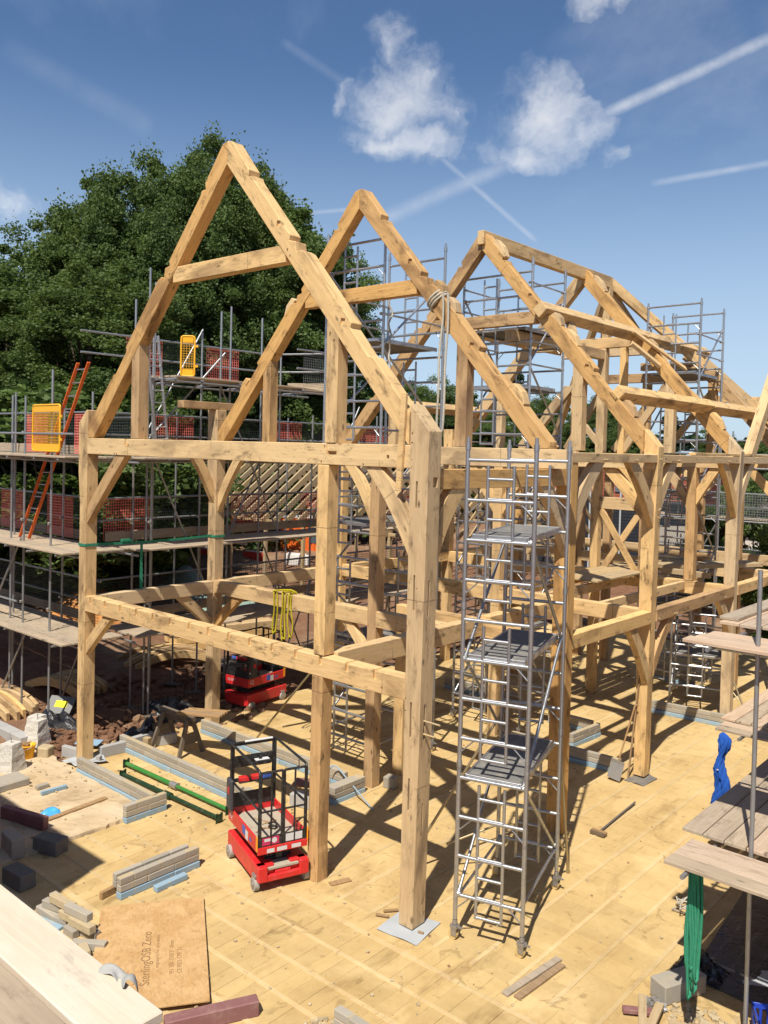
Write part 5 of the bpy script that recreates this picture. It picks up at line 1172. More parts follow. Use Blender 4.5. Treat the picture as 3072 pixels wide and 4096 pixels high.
MB().path(pts, .021, 7).build('hanging_loop', ROPE, rp)
for q in range(3):
    lp = []
    for k in range(18):
        a = 6.2832*k/18; n_ = .145+.20*math.cos(a); y = .11+.15*math.sin(a); x, z = sl(2.52+.06*q, n_); lp.append((x+2.3, y, z-8.6))
    MB().path(lp, .02, 7, True).build('rope_wrap', ROPE, rp)
for (x, y, z0, z1, lab) in ((-3.72, 3.55, 9.25, 7.5, 'white rope tied along the tall tower pole'),):
    pts = [(x+.03*math.sin(k), y-.03*math.cos(k*1.3), z0+(z1-z0)*k/24) for k in range(25)]; tag(MB().path(pts, .016, 6).build('rope', ROPE), lab, 'rope')
# blue coverall hanging from the scaffold tube end
def coverall():
    t = thing('coverall', 'blue coverall hanging from a scaffold tube end at right', 'coverall', (2.19, 4.74, 1.99))
    prof = [(0.0, .015, .02), (-.02, .06, .04), (-.07, .095, .06), (-.15, .115, .07), (-.25, .095, .065), (-.34, .055, .05), (-.45, .075, .06), (-.6, .11, .075), (-.75, .13, .08), (-.9, .135, .085), (-1.05, .138, .085), (-1.12, .13, .08)]
    pz = [q[0] for q in prof]; zz_ = np.linspace(0, -1.12, 40); prof = [(float(q), float(np.interp(-q, [-x for x in pz], [x[1] for x in prof])), float(np.interp(-q, [-x for x in pz], [x[2] for x in prof]))) for q in zz_]
    n = 40; vs = []; fs = []
    for i, (z, a, b) in enumerate(prof):
        for k in range(n):
            th = 6.2832*k/n; f = 1+.14*math.sin(5*th+i*.11)-(.45*math.exp(-((th-4.6)/.25)**2) if i > 24 else 0)+.07*math.sin(9*th-i*.18)
            w_ = .010*math.sin(13*th+z*31)+.008*math.sin(7*th-z*47+1)
            vs.append(((a*f+w_)*.78*math.cos(th)+.03*math.sin(i*.27), (b*f+w_)*math.sin(th), z+.02*math.sin(3*th)*(i == len(prof)-1)))
    for i in range(len(prof)-1):
        for k in range(n): fs.append((i*n+k, i*n+(k+1) % n, (i+1)*n+(k+1) % n, (i+1)*n+k))
    fs.append(tuple(range(n))); o = MB().add(vs, fs, True).build('cloth', BLUF, t); pass
    MB().box((-.03, -.082, -.56), (.03, .006, .018)).build('badge', WHITE, t)
coverall()
# right foreground corner: crate, offcuts, bricks, paper in the shade
def crate():
    t = thing('crate', 'blue plastic crate at the bottom right corner', 'crate', (4.20, 1.02, 0), .5); w, d, h = .55, .38, .34
    for x in (-w/2, w/2): MB().box2((x-.008, -d/2, 0), (x+.008, d/2, h*.62)).box2((x-.008, -d/2, h*.82), (x+.008, d/2, h)).box2((x-.008, -d/2, 0), (x+.008, -d/2+.08, h)).box2((x-.008, d/2-.08, 0), (x+.008, d/2, h)).build('end_wall', CRATE, t, .003)
    for y in (-d/2, d/2): 
        mb = MB().box2((-w/2, y-.008, 0), (w/2, y+.008, h*.25)).box2((-w/2, y-.008, h*.82), (w/2, y+.008, h))
        for k in range(8): x = -w/2+w*k/7; mb.box((x*.97, y, h/2), (.03, .014, h))
        mb.build('side_wall', CRATE, t, .003)
    MB().box2((-w/2, -d/2, .01), (w/2, d/2, .02)).build('floor_panel', CRATE, t); MB().box2((-w/2-.015, -d/2-.015, h-.02), (w/2+.015, d/2+.015, h-.005)).build('rim', CRATE, t) if False else None
crate()
for i, (x, y, l, a, z, lab) in enumerate(((2.95, .35, .8, 2.0, .06, 'pale timber offcut crossing the right foreground heap'), (3.08, .30, .7, 1.75, .10, 'second pale offcut on the right foreground heap'), (2.85, .48, .35, .6, .03, 'short purple brown offcut at the right foreground heap'), (3.35, .62, .4, .4, 0, 'pale offcut in front of the rubble at right'))): rbox('offcut', lab, 'offcut', (x, y, z), (l, .09, .045), a, (SOFT, SOFT, PURP, SOFT)[i], .004)
rubble('mortar_heap', 'pinkish broken rubble at the bottom right corner', 3.45, .75, .4, .3, 160, .02, .09, MORT, 0); rubble('nails', 'spilled grey nails beside the right foreground offcuts', 2.92, .75, .14, .12, 60, .03, .06, STEEL, .02)
rbox('dense_block', 'grey block with sandy top under the green slings', 'block', (3.02, 1.15, 0), (.62, .25, .22), 1.15, BLOCK, .01); rbox('concrete_block', 'tan block in the right bottom foreground', 'block', (3.62, .6, 0), (.3, .2, .16), .2, MORT, .015)
rbox('paper_sheet', 'grey card sheet on the floor in the right shade', 'sheet', (3.62, 2.1, .012), (.42, .34, .004), .5, SHEET, 0)
def tangle(label, c, r, n, mat):
    pts = []; x = Vector(c); 
    for k in range(n): a = k*.7+U(0, .8); pts.append((c[0]+r*U(.3, 1)*math.cos(a), c[1]+r*U(.3, 1)*math.sin(a), .02+U(0, .16)))
    return tag(MB().path(pts, .011, 6).build('strapping', mat), label, 'strapping')
tangle('tangle of cut grey strapping in front of the green slings', (2.42, 2.95, 0), .24, 34, mat_cached('pale_strapping', (.42, .38, .31), .5))
rbox('plastic_tub', 'red rimmed dark tub in the right shade', 'tub', (4.0, 1.95, 0.01), (.3, .3, .25), .3, mat_cached('dark_tub', (.03, .03, .03)), .04)
# black polythene, sign, timber piles on the soil at left
def heap(name, label, c, r, h, mat, cat, n=16, seed=0):
    vs = []; fs = []; R0 = random.getstate(); random.seed(seed)
    for i in range(n+1):
        for j in range(n+1):
            u, v = i/n*2-1, j/n*2-1; d = max(0, 1-u*u)*max(0, 1-v*v); vs.append((c[0]+u*r[0]*(1+U(-.06, .06)), c[1]+v*r[1]*(1+U(-.06, .06)), c[2]+h*d*(.6+.55*math.sin(4.1*u+seed)*math.sin(5.3*v+seed*2))+U(-.03, .03)*d*2+.01))
    for i in range(n):
        for j in range(n): fs.append((i*(n+1)+j, (i+1)*(n+1)+j, (i+1)*(n+1)+j+1, i*(n+1)+j+1))
    random.setstate(R0); return tag(MB().add(vs, fs, False).build(name, mat), label, cat)
heap('polythene_heap', 'crumpled black polythene behind the padstones', (-10.6, .75, 0), (.75, .4), .38, POLY, 'plastic sheet', seed=2)
heap('polythene_heap', 'shiny black polythene bag right of the left post', (-8.55, 1.65, 0), (.4, .5), .42, POLY, 'plastic sheet', seed=5)
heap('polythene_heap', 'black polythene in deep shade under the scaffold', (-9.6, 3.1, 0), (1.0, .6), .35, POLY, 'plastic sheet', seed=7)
sg = thing('site_sign', 'grey board with a yellow sticker leaning on the soil', 'sign', (-11.0, 1.05, .3), .5); MB().box((0, 0, 0), (.62, .02, .42)).build('panel', SHEET if False else mat_cached('grey_panel', (.20, .20, .19), .6), sg, .003, Matrix.Rotation(-.75, 4, 'X')); MB().box((.02, -.012, .02), (.30, .004, .16)).build('sticker', mat_cached('yellow_sticker', (.80, .72, .02), .5), sg, 0, Matrix.Rotation(-.75, 4, 'X'))
rbox('steel_sheet', 'blue grey flat sheet behind the left post', 'sheet', (-8.9, .55, .1), (.5, .25, .02), .6, mat_cached('blue_sheet', (.25, .38, .5), .4), .002, .1)
def curved_timber(p, rz, L=1.7, bow=.22, w=.2, t_=.09):
    n = 9; lo = []; hi = []
    for i in range(n+1):
        s = i/n; c = bow*4*s*(1-s); lo.append((L*(s-.5), c)); hi.append((L*(s-.5), c+w))
    pts = lo+hi[::-1]; return MB().prism(pts, -t_/2, t_/2), p, rz
stk = thing('timber_stack', 'stack of curved oak braces lying on the soil under the scaffold', 'timber stack', (-12.8, 2.2, 0), .3)
for k in range(7): mb, p, rz = curved_timber((0, 0, 0), 0); o = mb.build('curved_brace', OAK, stk, .005, Matrix.Translation((U(-.08, .08), -.45+.14*k, .02)) @ Matrix.Rotation(U(-.05, .05), 4, 'Z'))
stk = thing('timber_stack', 'row of curved oak braces at the left edge near the black polythene', 'timber stack', (-12.4, .4, 0), .25)
for k in range(5): mb, p, rz = curved_timber((0, 0, 0), 0, 1.9); o = mb.build('curved_brace', OAK, stk, .005, Matrix.Translation((U(-.15, .15), -.4+.2*k, .02)) @ Matrix.Rotation(-.15+U(-.05, .05), 4, 'Z'))
stk = thing('timber_stack', 'shaded pile of curved braces behind the left post', 'timber stack', (-13.2, 5.4, 0), 1.2)
for k in range(8): mb, p, rz = curved_timber((0, 0, 0), 0, 2.2, .3); o = mb.build('curved_brace', PINE if k % 2 else OAK, stk, .005, Matrix.Translation((U(-.2, .2), -.5+.15*k, .02)) @ Matrix.Rotation(U(-.1, .1), 4, 'Z'))
stk = thing('timber_stack', 'long sawn oak beams stacked on bearers beyond the scaffold', 'timber stack', (-13.5, 7.6, 0), 1.35)
for k in range(3):
    for q in range(3): bar('sawn_beam', (-1.6+U(-.1, .1), .26*q, .25+.22*k), (1.7+U(-.2, .3), .26*q, .25+.22*k), .22, .20, OAK, stk)
for x in (-1.2, 1.2): bar('bearer', (x, -.3, .07), (x, .9, .07), .1, .12, GREYW, stk)
pal = thing('pallet', 'wooden pallet in shade beside the curved braces', 'pallet', (-12.0, 6.4, .0), .8)
for k in range(7): bar('slat', (-.5, -.48+.16*k, .14), (.5, -.48+.16*k, .14), .09, .02, GREYW, pal, bevel=.002)
for x in (-.45, 0, .45): bar('bearer', (x, -.5, .07), (x, .5, .07), .09, .09, GREYW, pal, bevel=.002)
for k in range(5): 
    x, y = [(-10.5, 2.55), (-9.82, 2.49), (-11.57, 4.39), (-10.55, 4.39), (-11.9, .62)][k]; rbox('sole_board', 'sole board under a scaffold foot '+('by the shaded polythene', 'behind the left post', 'farthest back on the soil', 'in the scaffold shade', 'next to the black polythene')[k], 'sole board', (x, y, 0), (.5, .22, .035), .3*k, GREYW, .004)

sheet('polythene_or_shade_sheet', 'black sheet added to deepen the shade under the right platform', [(3.0, 1.55), (5.2, 1.5), (5.2, 5.2), (2.75, 4.6)], POLY, .014, .006, 20)  # black sheet stands in for the deep shade on this floor
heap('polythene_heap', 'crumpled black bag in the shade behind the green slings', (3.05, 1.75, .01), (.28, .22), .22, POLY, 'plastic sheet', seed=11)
# ================================================================ background
def at(u, v, depth):
    d = Fv+Rv*((u-1535.1)/3401.3)-Uv*((v-1888.9)/3401.3); return CAM+d*depth
# ---- softwood rafter roof of the neighbouring wing (ridge along x)
lr = thing('rafter_roof', 'bare pale softwood roof rafters of the wing behind the left scaffold', 'roof frame', (-14, 13, 0))
xs_ = np.arange(-22.5, -9.4, .62)
for i, x in enumerate(xs_):
    X_ = float(x)+14
    bar('rafter', (X_, 0, 3.30), (X_, 3.9, 6.12), .085, .22, SOFT, lr); bar('rafter', (X_+.06, 7.8, 3.30), (X_+.09, 3.9, 6.12), .085, .22, SOFT, lr)
bar('ridge_board', (-8.7, 3.9, 6.02), (4.7, 3.9, 6.02), .04, .24, SOFT, lr); bar('wall_plate', (-8.7, .2, 3.3), (4.7, .2, 3.3), .12, .10, SOFT, lr); bar('wall_plate', (-8.7, 7.6, 3.3), (4.7, 7.6, 3.3), .12, .10, SOFT, lr)
for x in np.arange(-8.4, 4.6, 2.1):
    for y in (.2, 7.6): bar('stud', (float(x), y, 0), (float(x), y, 3.25), .12, .12, SOFT, lr)
lr2 = thing('rafter_roof', 'bare softwood rafters glimpsed between the centre oak posts', 'roof frame', (-12.5, 19.6, 0))
for i in range(13): 
    X_ = -4.2+.5*i; bar('rafter', (X_, 0, 2.6), (X_, 3.6, 5.6), .055, .17, SOFT, lr2); bar('rafter', (X_+.06, 7.2, 2.6), (X_+.06, 3.6, 5.6), .055, .17, SOFT, lr2)
bar('ridge_board', (-4.4, 3.6, 5.55), (2.1, 3.6, 5.55), .04, .22, SOFT, lr2)
for x in np.arange(-4.2, 2.0, 2.0):
    for y in (.15, 7.05): bar('stud', (float(x), y, 0), (float(x), y, 2.6), .12, .12, SOFT, lr2)
# ---- red and white barriers, orange boards on the ground behind
GFR0 = mat_plain('cabin_window', (.08, .10, .12), .3)
BARR = mat_plain('red_barrier_plastic', (.62, .05, .03), .5, 0, .4, .2, (.6, .3, .25), 5); BARW = mat_plain('white_barrier_plastic', (.7, .68, .64), .5)
k = 0
for (x, y, rz, m_, lab) in ((-24.5, 18.0, .3, BARR, 'red plastic site barrier before the red cabin'), (-22.6, 19.0, .3, BARW, 'white plastic site barrier before the red cabin'), (-26.5, 17.0, .5, BARR, 'red plastic site barrier left of the red cabin')):
    t = thing('site_barrier', lab, 'barrier', (x, y, .1), rz)
    MB().prism([(-.25, 0), (.25, 0), (.18, .12), (.09, .3), (.07, 1.0), (-.07, 1.0), (-.09, .3), (-.18, .12)], -.62, .62, Matrix.Rotation(math.pi/2, 3, 'Z')).build('barrier_body', m_, t, .02); MB().box((0, 0, 1.03), (1.0, .08, .06)).build('top_rail', BARW, t, .01)
for (u, dep, w, h, m_, rz, lab) in ((1000, 45, 5.2, 2.6, BARR, .75, 'red steel site cabin beyond the bare softwood roof'), (1215, 44, 2.4, 2.5, ORG, .75, 'orange steel container beside the red cabin')):
    p = at(u, 2200, dep); t = thing('site_cabin', lab, 'cabin', (p.x, p.y, .1), rz); MB().box2((-w/2, 0, 0), (w/2, 2.4, h)).build('body', m_, t, .03)
    for k in range(int(w/.3)): MB().box2((-w/2+.1+.3*k, -.03, .15), (-w/2+.25+.3*k, -.002, h-.15)).build('rib', m_, t, .008)
    MB().box2((w*.1, -.045, 1.1), (w*.1+.8, -.031, 1.9)).build('window', GFR0, t); MB().box2((-w/2-.02, -.05, h-.12), (w/2+.02, 2.42, h+.02)).build('roof_rail', BARW, t, .01)
# stack of netting and the orange soil bank seen through the left scaffold
heap('soil_bank', 'orange sunlit soil bank seen through the left scaffold', (-21, 7, -.1), (5, 3), 1.3, mat_plain('orange_soil', (.50, .22, .07), .95, 0, .1, .5, (.36, .17, .08), 3, 0, .6), 'soil heap', n=26, seed=3)
heap('netting_heap', 'grey green debris netting heaped behind the left scaffold', (-19, 11, 0), (3.2, 1.6), 1.6, mat_plain('netting', (.20, .27, .22), .8, 0, .2, .5, (.34, .36, .32), 8), 'netting', n=20, seed=6)
# ---- brick house with dark boarding
def mat_brick():
    t = NT('red_house_brick', .9, 0, .12); v = t.co('Object'); b = t.n('TexBrick'); mp = t.n('Mapping'); t.set(mp.inputs['Vector'], v); mp.inputs['Rotation'].default_value = (math.pi/2, 0, 0); t.set(b.inputs['Vector'], mp.outputs[0]); b.inputs['Scale'].default_value = 1.0
    b.inputs['Brick Width'].default_value = .45; b.inputs['Row Height'].default_value = .15; b.inputs['Mortar Size'].default_value = .012
    b.inputs['Color1'].default_value = (.34, .085, .05, 1); b.inputs['Color2'].default_value = (.27, .065, .042, 1); b.inputs['Mortar'].default_value = (.38, .24, .18, 1); return t.done(b.outputs['Color'])
HB = mat_brick(); CLAD = mat_plain('dark_slate_boarding', (.035, .042, .055), .6, 0, .4, .3, (.08, .085, .09), 4); GFR = mat_plain('grey_window_frame', (.12, .15, .18), .5); GLS = NT('window_glass', .05, 0, .6).done((.05, .06, .065)); SLATE = mat_plain('roof_slate', (.10, .10, .11), .7, 0, .3, .4, (.16, .15, .14), 5); PIPEW = mat_plain('grey_downpipe', (.45, .47, .48), .5)
hp = at(2380, 2000, 40); hs = thing('brick_house', 'red brick house with dark horizontal boarding beyond the frame', 'house', (hp.x, hp.y, 0), math.radians(8))
MB().box2((-4.6, 0, 0), (4.6, 9, 6.0)).build('wall', HB, hs)
for (x0, x1, z0, z1) in ((-4.62, 4.62, 0.3, 4.15), (-1.25, -.75, 4.3, 5.85)):
    mb = MB(); n = int((z1-z0)/.15)
    pn = MB().box2((x0, -.05, z0), (x1, -.003, z1)).build('boarding_panel', CLAD, hs)
    for i in range(n): 
        z = z0+.15*i; MB().box(((x0+x1)/2, -.075, z+.07), (x1-x0, .03, .12), Matrix.Rotation(.22, 3, 'X')).build('board', CLAD, pn)
for x in (-3.2, -1.7, -.2, 1.25, 2.9): MB().tube((x, -.14, .3), (x, -.14, 4.5), .045, 8).build('downpipe', PIPEW, hs)
def window(x, z, w, h, par):
    f = MB().box2((x, -.06, z), (x+.1, .02, z+h)).box2((x+w-.1, -.06, z), (x+w, .02, z+h)).box2((x+.1, -.06, z), (x+w-.1, .02, z+.1)).box2((x+.1, -.06, z+h-.1), (x+w-.1, .02, z+h)).box2((x+w*.48, -.05, z+.1), (x+w*.52, .02, z+h-.1)).build('window', GFR, par, .005)
    MB().box2((x+.1, -.012, z+.1), (x+w-.1, -.004, z+h-.1)).build('pane', GLS, f); MB().box2((x+.2, -.011, z+h*.35), (x+w*.45, -.0125, z+h*.86)).build('blind', WHITE, f) if False else None
window(.95, 4.45, 1.7, 1.4, hs); window(-3.6, 4.45, 1.2, 1.4, hs)
rf = MB().prism([(-.3, 6.0), (9.3, 6.0), (9.3, 6.15), (-.3, 6.12)], -4.9, 4.9, Matrix.Rotation(math.pi/2, 3, 'Z')).build('roof', SLATE, hs)
# mesh fence and planting before the house
# ---- low corrugated sheds at right
CORR = NT('corrugated_sheet', .7, .2, .3); wv = CORR.n('TexWave'); CORR.set(wv.inputs['Vector'], CORR.co('Object')); wv.inputs['Scale'].default_value = 3.2; CORR.bump(wv.outputs['Fac'], .8, .05); CORR = CORR.done((.30, .265, .215))
REND = mat_plain('pale_render', (.62, .57, .49), .9, 0, .1, .3, (.45, .4, .33), 2)
for i, (u, v, dep, w, dpt, h, lab) in enumerate(((2900, 2150, 42, 6, 5, 2.6, 'low shed with corrugated grey roof behind the right posts'), (3040, 2120, 50, 9, 6, 3.6, 'pale rendered shed with shallow roof at the right edge'), (2790, 2180, 36, 2.6, 3, 2.0, 'small white cabin between the right posts'))):
    p = at(u, v, dep); t = thing('shed', lab, 'shed', (p.x, p.y, 0), math.radians(20+10*i)); MB().box2((-w/2, 0, 0), (w/2, dpt, h)).build('wall', REND, t)
    MB().prism([(-.3, h), (dpt+.3, h), (dpt+.3, h+.12), (dpt*.5, h+1.1), (-.3, h+.12)], -w/2-.3, w/2+.3, Matrix.Rotation(math.pi/2, 3, 'Z')).build('roof', CORR, t); MB().box2((-.4, -.03, .1), (.5, .0, 2.0 if h > 2.1 else 1.7)).build('door', GFR, t)
# scaffold behind the right of the frame, with debris mesh
BS = thing('tube_scaffold', 'steel tube scaffold seen between the far right posts', 'scaffold', (-.5, 23.0, 0)); OB = Vector((0, 0, 0))
for x in (-6, -4, -2, 0, 2.2, 4.4, 6.6):
    for y in (0, 1.2): MB().tube((x, y, 0), (x, y, 7.4+U(-.6, .5)), .03, 8).build('standard', GALV, BS)
for z in (1.9, 3.9, 5.8):
    for y in (0, 1.2): MB().tube((-7, y, z), (8, y, z), .03, 8).build('ledger', GALV, BS)
    for dz in (.5, 1.0): MB().tube((-7, 0, z+dz), (8, 0, z+dz), .03, 8).build('guard_rail', ALU, BS)
    for i in range(4): bar('board', (-7, .2+.24*i, z+.06), (8, .2+.24*i, z+.06), .22, .04, BOARD, BS)
for x in (-6, -2, 2.2): MB().tube((x, 0, .1), (x+2, 0, 3.9), .03, 8).build('diagonal_brace', GALV, BS)
def mesh2(x0, x1, y, z0, h, mat, par, cell=.09, r=.008):
    mb = MB(); n = int((x1-x0)/cell)
    for i in range(n+1): mb.box((x0+(x1-x0)*i/n, y, z0+h/2), (r*2, r, h))
    for j in range(int(h/cell)+1): mb.box(((x0+x1)/2, y, z0+j*cell), (x1-x0, r, r*2))
    return mb.build('mesh_guard', mat, par)
for k in range(6): mesh2(-6+2.1*k, -4.1+2.1*k, -.05, 4.0, .95, (MESHG, MESHK)[k % 2], BS); mesh2(-6+2.1*k, -4.1+2.1*k, -.05, 2.0, .95, MESHG, BS)
# ================================================================ trees
def leaf_mat(name, a, b, c):
    t = NT(name, .62, 0, .25); g = t.n('NewGeometry').outputs['Random Per Island']; n_ = t.noise(t.co('Object'), .5, 3, .5)
    col = t.mix(g, a, b); col = t.mix(t.math('MULTIPLY', t.rng(n_, .42, .66), .75), col, c); col = t.hsv(col, t.math('ADD', t.math('MULTIPLY', t.rand(), .3), .85))
    t.set(t.b.inputs['Base Color'], col); tr = t.n('BsdfTranslucent'); t.set(tr.inputs['Color'], t.hsv(col, 1.5, 1.1)); mx = t.n('MixShader'); mx.inputs[0].default_value = .32
    t.t.links.new(t.b.outputs[0], mx.inputs[1]); t.t.links.new(tr.outputs[0], mx.inputs[2]); t.t.links.new(mx.outputs[0], t.t.nodes['Material Output'].inputs[0]); return t.m
LEAF = leaf_mat('oak_leaf', (.075, .115, .03), (.115, .165, .045), (.05, .085, .028)); LEAF2 = leaf_mat('beech_leaf', (.09, .135, .032), (.135, .185, .048), (.065, .105, .03)); LEAF3 = leaf_mat('conifer_leaf', (.03, .055, .028), (.05, .08, .035), (.02, .045, .025)); LEAF4 = leaf_mat('bright_leaf', (.11, .17, .03), (.16, .21, .045), (.07, .12, .03)); LEAFC = leaf_mat('copper_leaf', (.09, .05, .02), (.13, .085, .03), (.06, .06, .02))
BARK = mat_plain('bark', (.10, .075, .055), .95, 0, .1, .5, (.05, .04, .03), 8, 0, .8)
def crown_mesh(name, seed, H, R, z0, clumps, per, ls, mat, cone=False, spire=.0):
    """many leaf-sized faces in clumps through a crown of height H and radius R, starting at z0; returns mesh and clump centres"""
    g = np.random.default_rng(seed); cs = []
    lob = g.normal(size=(9, 3)); lob /= np.linalg.norm(lob, axis=1)[:, None]; amp = g.uniform(.10, .52, 9)
    while len(cs) < clumps:
        d = g.normal(size=3); d /= np.linalg.norm(d); f = .68+sum(a*max(0, (d@l))**6 for a, l in zip(amp, lob)); rr = f*(g.uniform(.28, 1)**.45)
        if cone: z = g.uniform(0, 1)**1.25; r = R*(1-z)*(.35+.65*g.uniform(0, 1)**.5); a = g.uniform(0, 6.283); cs.append((r*math.cos(a), r*math.sin(a), z0+z*(H-z0))); continue
        p = np.array([d[0]*R*rr, d[1]*R*rr, (d[2]*rr)*.5*(H-z0)+(H+z0)/2])
        if p[2] < z0-.5: continue
        if d[2] < -.2 and g.uniform() < .35: continue
        cs.append(tuple(p))
    cs = np.array(cs); cr = g.uniform(.5, 1.3, clumps)*(R*(.17 if clumps < 200 else .115) if not cone else R*.16)
    N = clumps*per; idx = np.repeat(np.arange(clumps), per); o = g.normal(size=(N, 3)); o *= (g.uniform(0, 1, N)**.5/np.linalg.norm(o, axis=1))[:, None]; o[:, 2] *= .55 if not cone else .35
    if cone: o[:, 2] -= .25*np.linalg.norm(o[:, :2], axis=1)
    P = cs[idx]+o*cr[idx][:, None]*1.15
    if spire:                                             # upright shoots along the top
        k = g.uniform(0, 1, N) < .10; P[k, 2] += g.uniform(0, spire, k.sum())*(cs[idx][k, 2] > z0+.55*(H-z0))
    a = g.normal(size=(N, 3)); a /= np.linalg.norm(a, axis=1)[:, None]; a[:, 2] *= .55; b = np.cross(a, g.normal(size=(N, 3))); b /= np.linalg.norm(b, axis=1)[:, None]; s = ls*g.uniform(.6, 1.35, N)[:, None]
    V = np.stack([P-a*s, P+b*s*.55, P+a*s, P-b*s*.55], 1).reshape(-1, 3)
    me = bpy.data.meshes.new(name); me.vertices.add(len(V)); me.vertices.foreach_set('co', V.ravel().astype(np.float32)); me.loops.add(N*4); me.loops.foreach_set('vertex_index', np.arange(N*4, dtype=np.int32)); me.polygons.add(N); me.polygons.foreach_set('loop_start', np.arange(0, N*4, 4, dtype=np.int32)); me.polygons.foreach_set('loop_total', np.full(N, 4, dtype=np.int32)); me.update(); me.validate(); me.materials.append(mat)
    return me, cs
def trunk_mesh(name, seed, H, cs, r, n=16):
    g = np.random.default_rng(seed+99); mb = MB(); top = H*.72; pts = [(.25*math.sin(k*.8+seed), .25*math.cos(k*.7+seed), top*k/8) for k in range(9)]; pts[0] = (0, 0, -.1)
    mb.path(pts, [r*(1.15-.95*k/8) for k in range(9)], 9)
    for c in cs[g.choice(len(cs), min(n, len(cs)), replace=False)]:
        k = int(g.integers(2, 8)); a = Vector(pts[k]); b = Vector(tuple(c)); mid = a*.5+b*.5+Vector((0, 0, -.06*(b-a).length)); mb.path([a, mid, b], [r*.34, r*.2, r*.05], 6)
    me = mb.mesh(name); me.materials.append(BARK); return me
KIND = {}
def kind(key, seed, H, R, z0, clumps, per, ls, mat, **k):
    sp_ = k.pop('spire', 0); cone = k.pop('cone', False); cm, cs = crown_mesh('crown', seed, H, R, z0, clumps, per, ls, mat, cone, sp_); zs = np.empty(len(cm.vertices)*3, dtype=np.float32); cm.vertices.foreach_get('co', zs); KIND[key] = (cm, trunk_mesh('trunk', seed, H, cs, .022*H*(.6 if cone else 1)), float(np.percentile(zs[2::3], 99.6)) if not cone else H, R)
kind('oak', 11, 20, 6.0, 2.0, 520, 420, .088, LEAF, spire=.7); kind('oak2', 23, 18, 5.4, 1.2, 440, 420, .086, LEAF2, spire=.6); kind('oak3', 37, 16, 5.0, .8, 420, 400, .086, LEAF, spire=.6)
kind('bush', 41, 6.5, 3.6, .0, 130, 260, .11, LEAF); kind('bush2', 47, 6, 3.4, .0, 130, 260, .11, LEAF2); kind('conifer', 53, 15, 3.2, .6, 150, 230, .16, LEAF3, cone=True); kind('copper', 59, 8, 3.4, .4, 90, 240, .16, LEAFC)
def tree(key, u, top_v, depth, label, cat='tree', name=None, wid=1.0, rz=0, group=None, base=None):
    cm, tm, H, R = KIND[key]; p = at(u, top_v, depth); zg = 0.0; h = p.z-zg; s = h/H
    nm = name or {'conifer': 'conifer_tree'}.get(key, 'bush' if 'bush' in key else 'broadleaf_tree')
    t = thing(nm, label, cat, (p.x, p.y, zg), rz, group); t.scale = (s*wid, s*wid, s); link('crown', cm, None, t); link('trunk', tm, None, t); return t
G1 = 'woodland trees behind the left scaffold'
tree('oak', 770, 580, 42, 'tallest dark green broadleaf tree behind the front gable', wid=.72, rz=.4, group=G1)
tree('oak2', 990, 640, 46, 'tall broadleaf tree just right of the front gable peak', wid=.72, rz=1.9, group=G1)
tree('oak3', 500, 640, 43, 'broadleaf tree left of the front gable rafter', wid=.66, rz=2.7, group=G1)
tree('oak2', 290, 880, 43, 'broadleaf tree above the orange ladder', wid=.85, rz=.3, group=G1)
tree('oak3', 60, 1060, 40, 'broadleaf tree at the upper left picture edge', wid=1.1, rz=4.4, group=G1)
tree('oak', -220, 1060, 44, 'broadleaf tree cut off by the left picture edge', wid=1.0, rz=3.3, group=G1)
tree('oak3', 1130, 830, 46, 'broadleaf tree between the first and second gable peaks', wid=.9, rz=5.1, group=G1)
tree('oak2', 1270, 1060, 48, 'lower broadleaf tree at the right end of the dark wood', wid=.8, rz=3.9, group=G1)
tree('oak3', 830, 900, 45, 'broadleaf tree low behind the highest scaffold lift', wid=1.0, rz=.9, group=G1)
tree('oak2', 380, 1050, 35, 'nearer broadleaf tree behind the yellow safety gate', wid=1.05, rz=5.6, group=G1)
tree('oak3', 1080, 1200, 46, 'nearer broadleaf tree behind the second truss left post', wid=.9, rz=2.2, group=G1)
G2 = 'undergrowth bushes along the left wood edge'
for k, (u, v, d, lab) in enumerate(((40, 1500, 30, 'leafy bush at the left edge beside the scaffold poles'), (260, 1560, 31, 'leafy bush below the yellow safety gate'), (520, 1600, 36, 'leafy bush between the left post and the ladder'), (760, 1620, 46, 'leafy bush behind the second left post'), (980, 1640, 48, 'leafy bush behind the middle of the front truss'), (1200, 1650, 50, 'leafy bush left of the tall tower foot'))): tree('bush' if k % 2 else 'bush2', u, v, d, lab, 'bush', wid=1.25, rz=k*1.1, group=G2)
G3 = 'trees beyond the middle of the frame'
for k, (key, u, v, d, lab, w) in enumerate((('oak3', 1400, 1540, 60, 'distant tree between the tall tower and the rope', 1.0), ('conifer', 1560, 1480, 58, 'dark conifer seen under the tall tower platform', 1.0), ('oak2', 1690, 1530, 62, 'distant tree left of the hanging rope', .9), ('oak3', 1840, 1560, 60, 'distant tree just right of the hanging rope', 1.0), ('conifer', 2060, 1470, 60, 'pointed conifer inside the third truss', 1.0), ('oak2', 2180, 1580, 62, 'distant tree behind the third truss queen post', .9), ('oak3', 2400, 1600, 64, 'distant round tree right of the third truss queen post', .9), ('conifer', 2680, 1660, 56, 'drooping dark conifer right of the fourth truss', 1.5), ('oak2', 2870, 1730, 66, 'distant tree at the right near the last post', .9), ('oak3', 3050, 1760, 64, 'distant tree at the right picture edge', 1.0), ('oak2', 1960, 1640, 56, 'low distant tree behind the second truss right queen post', 1.0), ('oak3', 2540, 1720, 60, 'low distant tree behind the third right post head', 1.1), ('oak2', 3250, 1740, 66, 'distant tree just outside the right edge', 1.0))): tree(key, u, v, d, lab, wid=w, rz=k*1.7, group=G3)
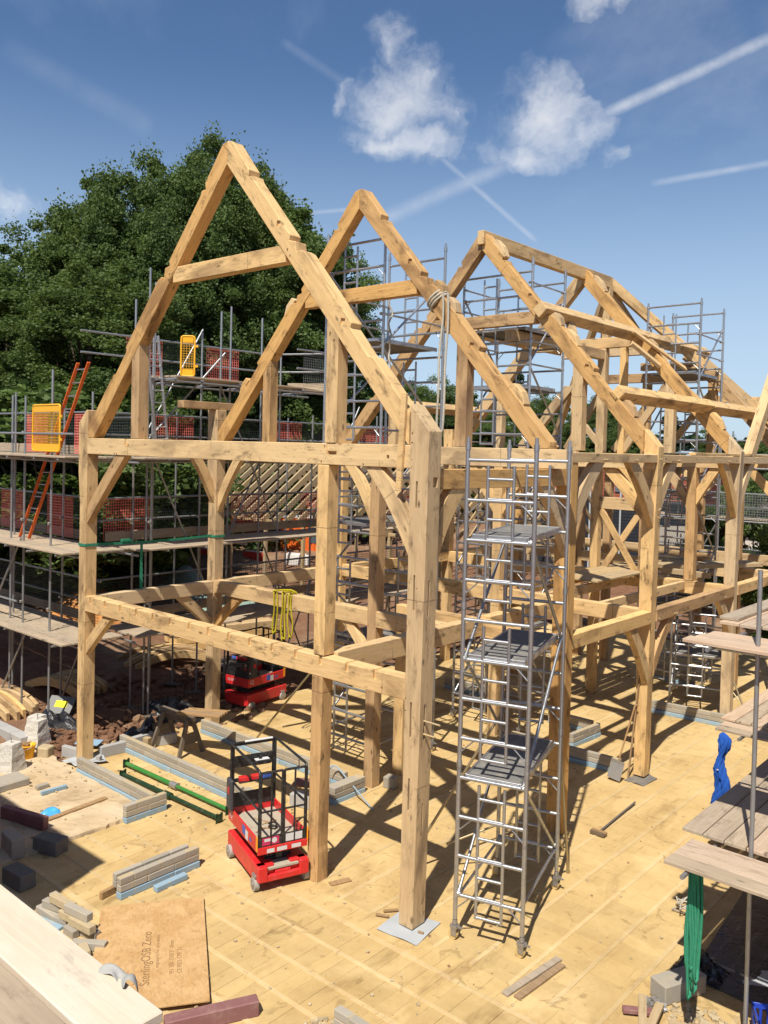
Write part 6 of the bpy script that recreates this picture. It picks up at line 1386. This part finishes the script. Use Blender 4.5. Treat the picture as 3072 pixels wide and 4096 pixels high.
for k, (key, u, v, d, lab, w) in enumerate((('bush2', 2850, 1960, 34, 'bright green bush between the far right posts', .45), ('bush', 2990, 1900, 36, 'green bush right of the last oak post', .55), ('bush2', 3065, 2070, 27, 'bright bush at the right edge by the pale shed', .5), ('copper', 2900, 2010, 36, 'coppery leaved bush right of the brick house', .5), ('bush', 2790, 2060, 33, 'dark bush at the corner of the brick house', .3))): tree(key, u, v, d, lab, 'bush', wid=w, rz=k*2.1)
# far belt of woodland closing the horizon
g = np.random.default_rng(5); 
fw, _c = crown_mesh('far_wood', 77, 9, 1, 0, 900, 26, .55, LEAF3)
V = np.empty(len(fw.vertices)*3, dtype=np.float32); fw.vertices.foreach_get('co', V); V = V.reshape(-1, 26*4, 3)
ang = np.repeat(g.uniform(math.radians(-80), math.radians(80), len(V))[:, None], 1, 1); 
for i in range(len(V)):
    c = V[i].mean(0); a = ang[i, 0]; dist = 130+g.uniform(-12, 12); x = CAM.x-math.sin(a+math.radians(0))*dist; y = CAM.y+math.cos(a)*dist
    V[i] = (V[i]-c)*3.2+np.array([x, y, g.uniform(.5, 8.5)])
fw.vertices.foreach_set('co', V.ravel().astype(np.float32)); fw.update(); fo = link('far_wood', fw, None); fo['kind'] = 'stuff'; fo['label'] = 'far belt of woodland closing the horizon'; fo['category'] = 'woodland'
# neighbouring brick wing behind the photographer: only its shadow enters the picture at the left
nw = thing('brick_wing', 'brick building wing just outside the left of the picture', 'building', (-9.0, -9.0, 0))
MB().box2((-4.0, -3.0, 0), (6.25, 3.05, 6.9)).build('wall', HB, nw); MB().box2((-4.1, -3.1, 6.9), (6.27, 3.07, 7.02)).build('coping', BLOCK, nw, .01)
bw = thing('added_shade_block', 'unseen brick block added at right to darken under the scaffold', 'building', (6.0, 6.0, 0))  # unseen brick mass added to block light from the right
MB().box2((-.6, -4.4, 0), (4, 8, 6.4)).build('wall', HB, bw); MB().box2((-.75, -4.5, 6.4), (4.1, 8.1, 6.55)).build('coping', BLOCK, bw, .01)
